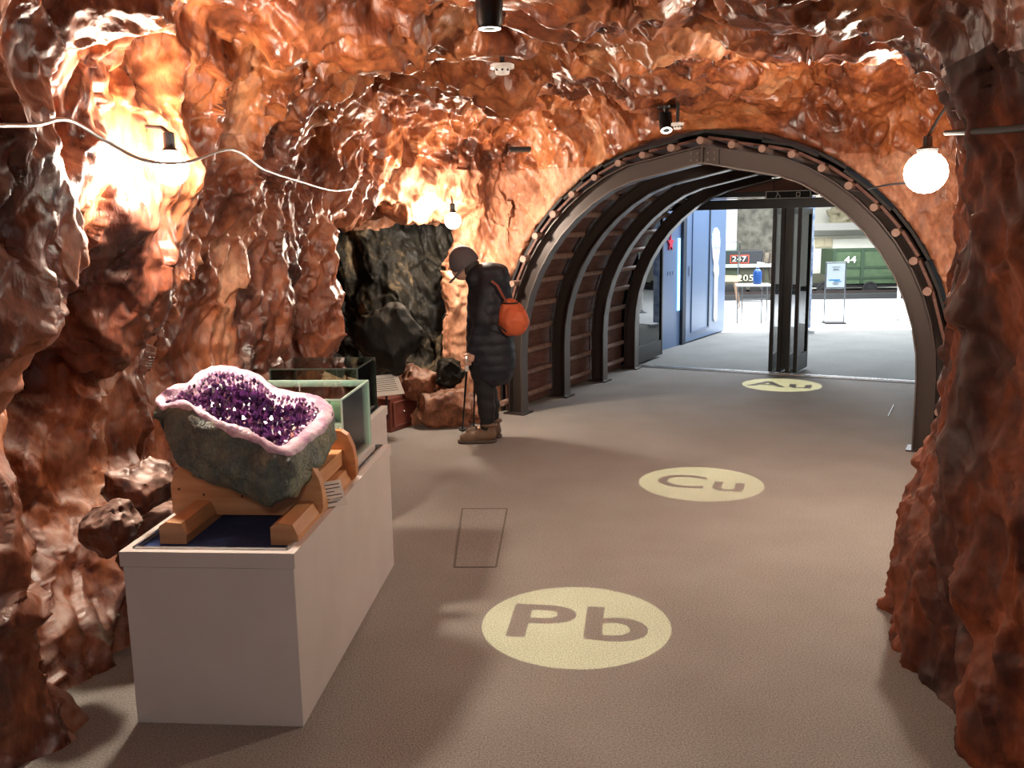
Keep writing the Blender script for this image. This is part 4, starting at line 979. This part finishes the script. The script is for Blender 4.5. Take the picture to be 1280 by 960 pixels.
b = MB(); b.prism([(a-.12, z*.98) for a, z in ol], lambda a, z, d: BM @ Vector((a, d, z)), -.05, -.036); world_child(b.build('board', mat('white_acrylic', (.85, .88, .9), .4)), fig)
b = MB(); b.prism([(2.76, 1.26), (2.80, 1.36), (2.88, 1.33), (2.96, 1.37), (3.0, 1.27), (2.95, 1.30), (2.88, 1.27), (2.81, 1.30)], lambda a, z, d: BM @ Vector((a-.12, d, z*.98)), -.056, -.05); world_child(b.build('grey_mark', mat('grey_mark', (.45, .48, .55), .5)), fig)
em = empty('red_emblem', BM @ Vector((1.08, -.02, 1.37)), 'small red star shaped emblem on the blue wall', 'emblem')
b = MB(); st5 = [( .0 + (.11 if k % 2 == 0 else .045)*math.cos(k*PI/5+.3), (.11 if k % 2 == 0 else .045)*math.sin(k*PI/5+.3)) for k in range(10)]
b.prism(st5, lambda a, z, d: BM @ Vector((1.08+a, d, 1.37+z)), -.02, .0); world_child(b.build('star', mat('red_paint', (.65, .01, .06), .4)), em)
b = MB(); b.box((1.38, -.012, .95), (.05, .02, .95), BM); o = b.build('light_strip', mat('blue_light_strip', (.3, .6, 1), .3, emit=(.25, .6, 1), estr=2.2)); tag(o, 'thin glowing blue light strip on the blue wall', 'light')
b = MB()
for k in range(3): b.tube([BM @ Vector((1.0+.09*k+.012*math.cos(a), -.012, .98+.03*math.sin(a))) for a in (2.2, 2.8, 3.4, 4.0)], .004, 5)
tag(b.build('wall_marks', M_DKB), 'three small dark curved marks on the blue wall under the red emblem', 'marks')

# back of the hall
M_CREAM = mat('cream_wall', (.80, .78, .68), .8); M_OLIVE = mat('olive_paint', (.05, .05, .028), .6); M_GRN = mat('green_wagon_paint', (.05, .085, .04), .5, var=(9, (.065, .105, .05), 4)); M_GRND = mat('dark_green_paint', (.03, .055, .028), .5)
TM = Matrix.Translation((4.56, 19.32, 0)) @ Matrix.Rotation(math.radians(-3), 4, 'Z')     # local x runs along the track
b = MB(); b.box((3, 3.4, 1.8), (14, .1, 3.8), TM); o = b.build('wall_hall', M_CREAM); o['kind'] = 'structure'
b = MB(); b.box((5.5, -3, 3.55), (16, 16, .08), TM); o = b.build('ceiling_hall', mat('hall_ceiling', (.7, .7, .7), .8)); o['kind'] = 'structure'
b = MB(); b.box((9.2, -3, 1.8), (.1, 14, 3.8), TM); o = b.build('wall_hall_right', M_CREAM); o['kind'] = 'structure'
b = MB(); b.box((2.2, .45, .05), (10, 1.3, .10), TM); o = b.build('track_bed', mat('track_bed_black', (.03, .03, .03), .9)); tag(o, 'low black track bed under the locomotive and wagon', 'track bed')
for y, w_ in ((.25, 'front'), (.85, 'rear')):
    b = MB(); b.box((2.2, y, .125), (10, .05, .05), TM); tag(b.build('rail', M_STEEL), 'steel %s rail on the black track bed' % w_, 'rail')
def tp(x, y, Y=19.7): return TM.inverted() @ at(x, y, Y)
# white building front with roof and windows
sh = empty('station_front', TM @ Vector((3, 2.0, 0)), 'cream station building front with a grey roof behind the green wagon', 'building')
a0, a1 = tp(1010, 288, 21.4), tp(1200, 288, 21.4)
b = MB(); b.box(((a0.x+a1.x)/2-.0, 2.2, a0.z/2), (a1.x-a0.x, .1, a0.z), TM); world_child(b.build('wall', M_CREAM), sh)
b = MB(); b.box(((a0.x+a1.x)/2, 2.0, a0.z+.08), (a1.x-a0.x+.3, .7, .16), TM); world_child(b.build('roof', mat('grey_roof', (.32, .31, .28), .7)), sh)
b = MB(); b.box(((a0.x+a1.x)/2, 2.12, a0.z-.16), (a1.x-a0.x, .05, .05), TM); world_child(b.build('fascia', mat('pale_fascia', (.55, .52, .42), .7)), sh)
for px in (1030,):
    q = tp(px, 297, 21.3); f = MB(); f.box((q.x, 2.13, q.z-.10), (.40, .04, .26), TM); f = f.build('window', mat('yellow_window_frame', (.5, .45, .3), .6)); world_child(f, sh)
    g = MB(); g.box((q.x-.09, 2.10, q.z-.10), (.15, .02, .20), TM); g.box((q.x+.09, 2.10, q.z-.10), (.15, .02, .20), TM); world_child(g.build('pane', mat('amber_pane', (.55, .48, .33), .3)), f)
# hedge mural behind
o = sdf_obj('treetop', lambda X, Y, Z: ell(X, Y, Z, (0, 0, 0), (.55, .3, .35)) + .12*nf(X, Y, Z, 8, 44), (-.8, -.5, -.55), (.8, .5, .55), .05, mat('dry_foliage', (.32, .28, .17), .9, var=(14, (.45, .4, .28), 5))); o.location = at(1068, 270, 22.0); tag(o, 'pale brown leafy treetop above the station roof', 'tree')
# dark stone slab / wall panel at left
q0, q1 = tp(921, 262, 21.5), tp(972, 318, 21.5)
b = MB(); b.box(((q0.x+q1.x)/2+.05, 2.6, 1.35), ((q1.x-q0.x)+.3, .12, 2.7), TM); tag(b.build('stone_panel', mat('mottled_stone', (.09, .085, .065), .6, var=(5, (.26, .24, .19), 8), bump=(12, .6, .03))), 'tall mottled grey stone panel behind the black locomotive', 'panel')
b = MB(); q = tp(912, 300, 20.9); b.box((q.x, 1.6, 1.7), (.26, .26, 3.4), TM); tag(b.build('column', mat('white_column', (.8, .8, .78), .6)), 'square white column beside the blue partition', 'column')
# locomotive end
lo_ = empty('locomotive', TM @ Vector((.4, .5, .1)), 'black steam locomotive with a red framed number plate beyond the doors', 'locomotive')
def pxbox(nm, x0, y0, x1, y1, Y, dep, m, root, bev=.01):
    A, B = TM.inverted() @ at(x0, y0, Y), TM.inverted() @ at(x1, y1, Y); c = ((A.x+B.x)/2, (A.y+B.y)/2+dep/2, (A.z+B.z)/2)
    bb = MB(); bb.box(c, (abs(B.x-A.x), dep, abs(A.z-B.z)), TM, bev); o = bb.build(nm, m); world_child(o, root); return o
pxbox('cab_side', 880, 314, 953, 331, 19.75, .8, mat('loco_black', (.025, .027, .03), .35), lo_)
pxbox('running_board', 880, 331, 968, 334, 19.65, .9, mat('grey_trim', (.3, .3, .28), .5), lo_)
pxbox('tender', 880, 336, 962, 356, 19.75, .8, M_OLIVE, lo_)
pxbox('firebox', 953, 316, 975, 352, 19.85, .5, mat('dirty_brown', (.09, .07, .05), .7, var=(10, (.2, .17, .12), 5)), lo_, .03)
for px in (912, 926, 944, 960):
    c = TM.inverted() @ at(px, 362, 19.75); bb = MB(); bb.lathe([(.10, -.03), (.12, -.02), (.12, .0), (.09, .005), (.03, .01)], M=TM @ Matrix.Translation((c.x, c.y, c.z)) @ Matrix.Rotation(PI/2, 4, 'X'), seg=16); world_child(bb.build('wheel', M_BLKM), lo_)
for px in (955, 963, 970):
    bb = MB(); bb.tube([at(px, 316, 19.72), at(px-2, 330, 19.70), at(px, 350, 19.7)], .02, 6); world_child(bb.build('pipe', M_STEEL), lo_)
TX = TM @ Matrix.Rotation(PI/2, 4, 'X')
def put_text(nm, body, x, y, Y, size, m, root, bold=0, sx=1):
    c = at(x, y, Y); Mx = Matrix.Translation(c) @ Matrix.Rotation(math.radians(-3), 4, 'Z') @ Matrix.Rotation(PI/2, 4, 'X'); return text(nm, body, size, Mx, m, root, bold, sx, .008)
pl_ = pxbox('number_plate', 913, 319, 936, 329, 19.72, .02, mat('plate_red', (.55, .06, .03), .5), lo_, 0)
pxbox('plate_face', 914, 320.4, 935, 327.8, 19.715, .02, M_BLKM, lo_, 0)
put_text('plate_number', '247', 924, 324, 19.69, .17, M_PAPER, lo_, .004, 1.2)
put_text('tender_number', '205', 932, 348, 19.70, .20, mat('cream_paint', (.62, .58, .42), .6), lo_, .005, 1.25)
# green wagon
wg = empty('green_wagon', TM @ Vector((3.3, .5, .1)), 'green open goods wagon numbered 44 on the track', 'wagon')
pxbox('side', 1042, 312, 1120, 354, 19.75, .9, M_GRN, wg)
for x in (1042.8, 1078, 1119): pxbox('stanchion', x-1, 312, x+1, 354, 19.72, .03, M_GRND, wg, 0)
for y in (312, 334, 347): pxbox('side_rail', 1042, y-.6, 1120, y+.6, 19.73, .02, M_GRND, wg, 0)
pxbox('underframe', 1018, 354, 1120, 358, 19.8, .8, M_BLKM, wg, 0)
pxbox('olive_end', 1016, 344, 1042, 356, 19.85, .7, M_OLIVE, wg, 0)
for px in (1030, 1046, 1087):
    c = TM.inverted() @ at(px, 361, 19.75); bb = MB(); bb.lathe([(.14, -.03), (.165, -.02), (.165, .0), (.13, .005), (.12, -.01), (.04, -.01), (.03, .02)], M=TM @ Matrix.Translation((c.x, c.y-.02, c.z)) @ Matrix.Rotation(PI/2, 4, 'X'), seg=20); world_child(bb.build('wheel', M_BLKM), wg)
put_text('wagon_number', '44', 1063, 325, 19.70, .20, M_PAPER, wg, .006, 1.2)

# sign stand, tables, sanitiser, glass case, post
ss = empty('notice_stand', flr(1042, 404), 'grey framed notice on a thin standing frame in front of the green wagon', 'sign stand', rz=math.radians(-4))
zt = at(1042, 328, 14.5).z; zb = at(1042, 360, 14.5).z; hw = .155
b = MB()
for x in (-hw, hw): b.tube([(x, 0, 0), (x, 0, zt)], .010, 6)
b.tube([(-hw, 0, zt), (hw, 0, zt)], .01, 6); b.tube([(-hw, 0, zb), (hw, 0, zb)], .01, 6); b.build('frame', mat('dark_grey_frame', (.12, .13, .14), .4, .4), ss)
b = MB(); b.box((0, 0, .012), (2*hw+.02, .30, .016)); b.build('foot', M_BLKM, ss)
b = MB(); b.box((0, -.006, (zt+zb)/2), (2*hw-.03, .012, zt-zb-.03)); b.build('notice', mat('grey_notice', (.50, .56, .58), .5), ss)
b = MB()
for z, w_ in ((.82, .12), (.74, .08), (.70, .10), (.2, .1), (.15, .08)): b.box((0, -.014, zb+(zt-zb)*z), (w_, .002, .006))
b.build('small_print', M_INK, ss)
b = MB(); b.box((-.02, -.014, zb+(zt-zb)*.32), (.17, .002, .02)); b.box((.03, -.014, zb+(zt-zb)*.26), (.12, .002, .014)); b.build('blue_print', mat('blue_ink', (.03, .22, .45), .6), ss)

tb = empty('side_table', flr(944, 403), 'small grey metal table holding the blue bottle', 'table', rz=math.radians(-10))
M_TB = mat('grey_metal', (.12, .12, .12), .4, .5); tz = .60
for x, y in ((-.30, -.15), (.08, -.15), (-.20, .25), (.20, .25)):
    b = MB(); b.tube([(x, y, 0), (x, y, tz)], .011, 6); b.build('leg', M_TB, tb)
b = MB(); b.box((-.05, .05, tz+.01), (.54, .46, .025), bevel=.004); b.build('tabletop', mat('pale_top', (.5, .48, .44), .5), tb)
b = MB(); b.tube([(-.30, -.15, .36), (.08, -.15, .36)], .009, 6); b.tube([(-.20, .25, .36), (.20, .25, .36)], .009, 6); b.build('stretcher', M_TB, tb)
bt = empty('sanitiser_bottle', tb.location + Vector((.02, .02, tz+.0225)), 'blue pump bottle with white top on the small table', 'bottle')
b = MB(); b.lathe([(.065, 0), (.07, .02), (.07, .19), (.05, .23), (.022, .25), (.022, .27)], seg=16); b.build('body', mat('dark_blue_plastic', (.02, .08, .28), .3), bt, smooth=True)
b = MB(); b.lathe([(.026, .27), (.026, .30), (.012, .31), (.012, .34)], seg=12); b.tube([(-.01, 0, .345), (.10, 0, .335)], .014, 6); b.build('pump', M_WHITE, bt, smooth=True)

gc = empty('museum_case', flr(915, 385), 'tilted glass topped museum case on splayed wooden legs by the blue wall', 'display case', rz=math.radians(-20))
gp = gc.location; 
zc = at(912, 352, 16.5).z
b = MB(); b.box((-.25, .0, zc), (.75, .4, .10)); b.build('tray', mat('tan_wood', (.42, .30, .2), .5), gc)
b = MB()
for c, s in (((-.25, -.19, zc+.38), (.73, .01, .62)), ((.115, 0, zc+.38), (.01, .38, .62)), ((-.25, 0, zc+.69), (.73, .38, .01))): b.box(c, s)
b.build('glass_hood', M_GLASS, gc)
b = MB()
for c, s in (((.115, -.19, zc+.38), (.015, .015, .62)), ((-.25, -.19, zc+.69), (.73, .015, .015)), ((.115, 0, zc+.69), (.015, .38, .015))): b.box(c, s)
b.build('hood_edge', M_CHROME, gc)
for x, y in ((.05, -.15), (-.5, -.15), (.05, .15), (-.5, .15)):
    b = MB(); b.tube([(x, y, zc-.05), (x+.08*(1 if x > 0 else -1), y, 0)], [.022, .014], 8); b.build('leg', mat('brown_leg', (.2, .12, .07), .5), gc)
rp = empty('barrier_post', flr(1122, 401), 'slim white post standing right of the green wagon', 'post')
b = MB(); b.lathe([(.10, 0), (.10, .015), (.03, .02), (.03, .06)], seg=16); b.build('base', M_CHROME, rp)
b = MB(); b.tube([(0, 0, .05), (0, 0, 1.0)], .028, 10); b.build('pole', M_WHITE, rp)
b = MB(); q = flr(1138, 383); b.box((q.x+.35, q.y, .62), (.62, .06, 1.24)); tag(b.build('notice_board', mat('pale_blue_board', (.45, .52, .62), .5)), 'pale blue board standing at the right behind the white post', 'board')
for x0, x1, m, lb in ((967, 985, mat('orange_banner', (.45, .16, .07), .6, var=(7, (.7, .5, .32), 6, (1, 1, 2.5))), 'tall orange patterned banner seen through the folded door glass'),
                      (999, 1013, mat('white_blue_banner', (.6, .65, .72), .6, var=(5, (.12, .2, .4), 5, (1, 1, 2))), 'tall white and blue banner seen through the folded door glass')):
    a, c = flr(x0, 416), flr(x1, 416); bn_ = empty('banner_stand', (a+c)/2, lb, 'banner')
    wd_ = (c-a).length
    b = MB(); b.box((0, 0, .02), (wd_+.04, .24, .04)); b.build('base', M_CHROME, bn_)
    b = MB(); b.box((0, 0, 1.02), (wd_, .008, 1.9)); b.build('print', m, bn_)
    b = MB(); b.tube([(0, .03, .04), (0, .03, 1.98)], .010, 6); b.build('pole', M_CHROME, bn_)
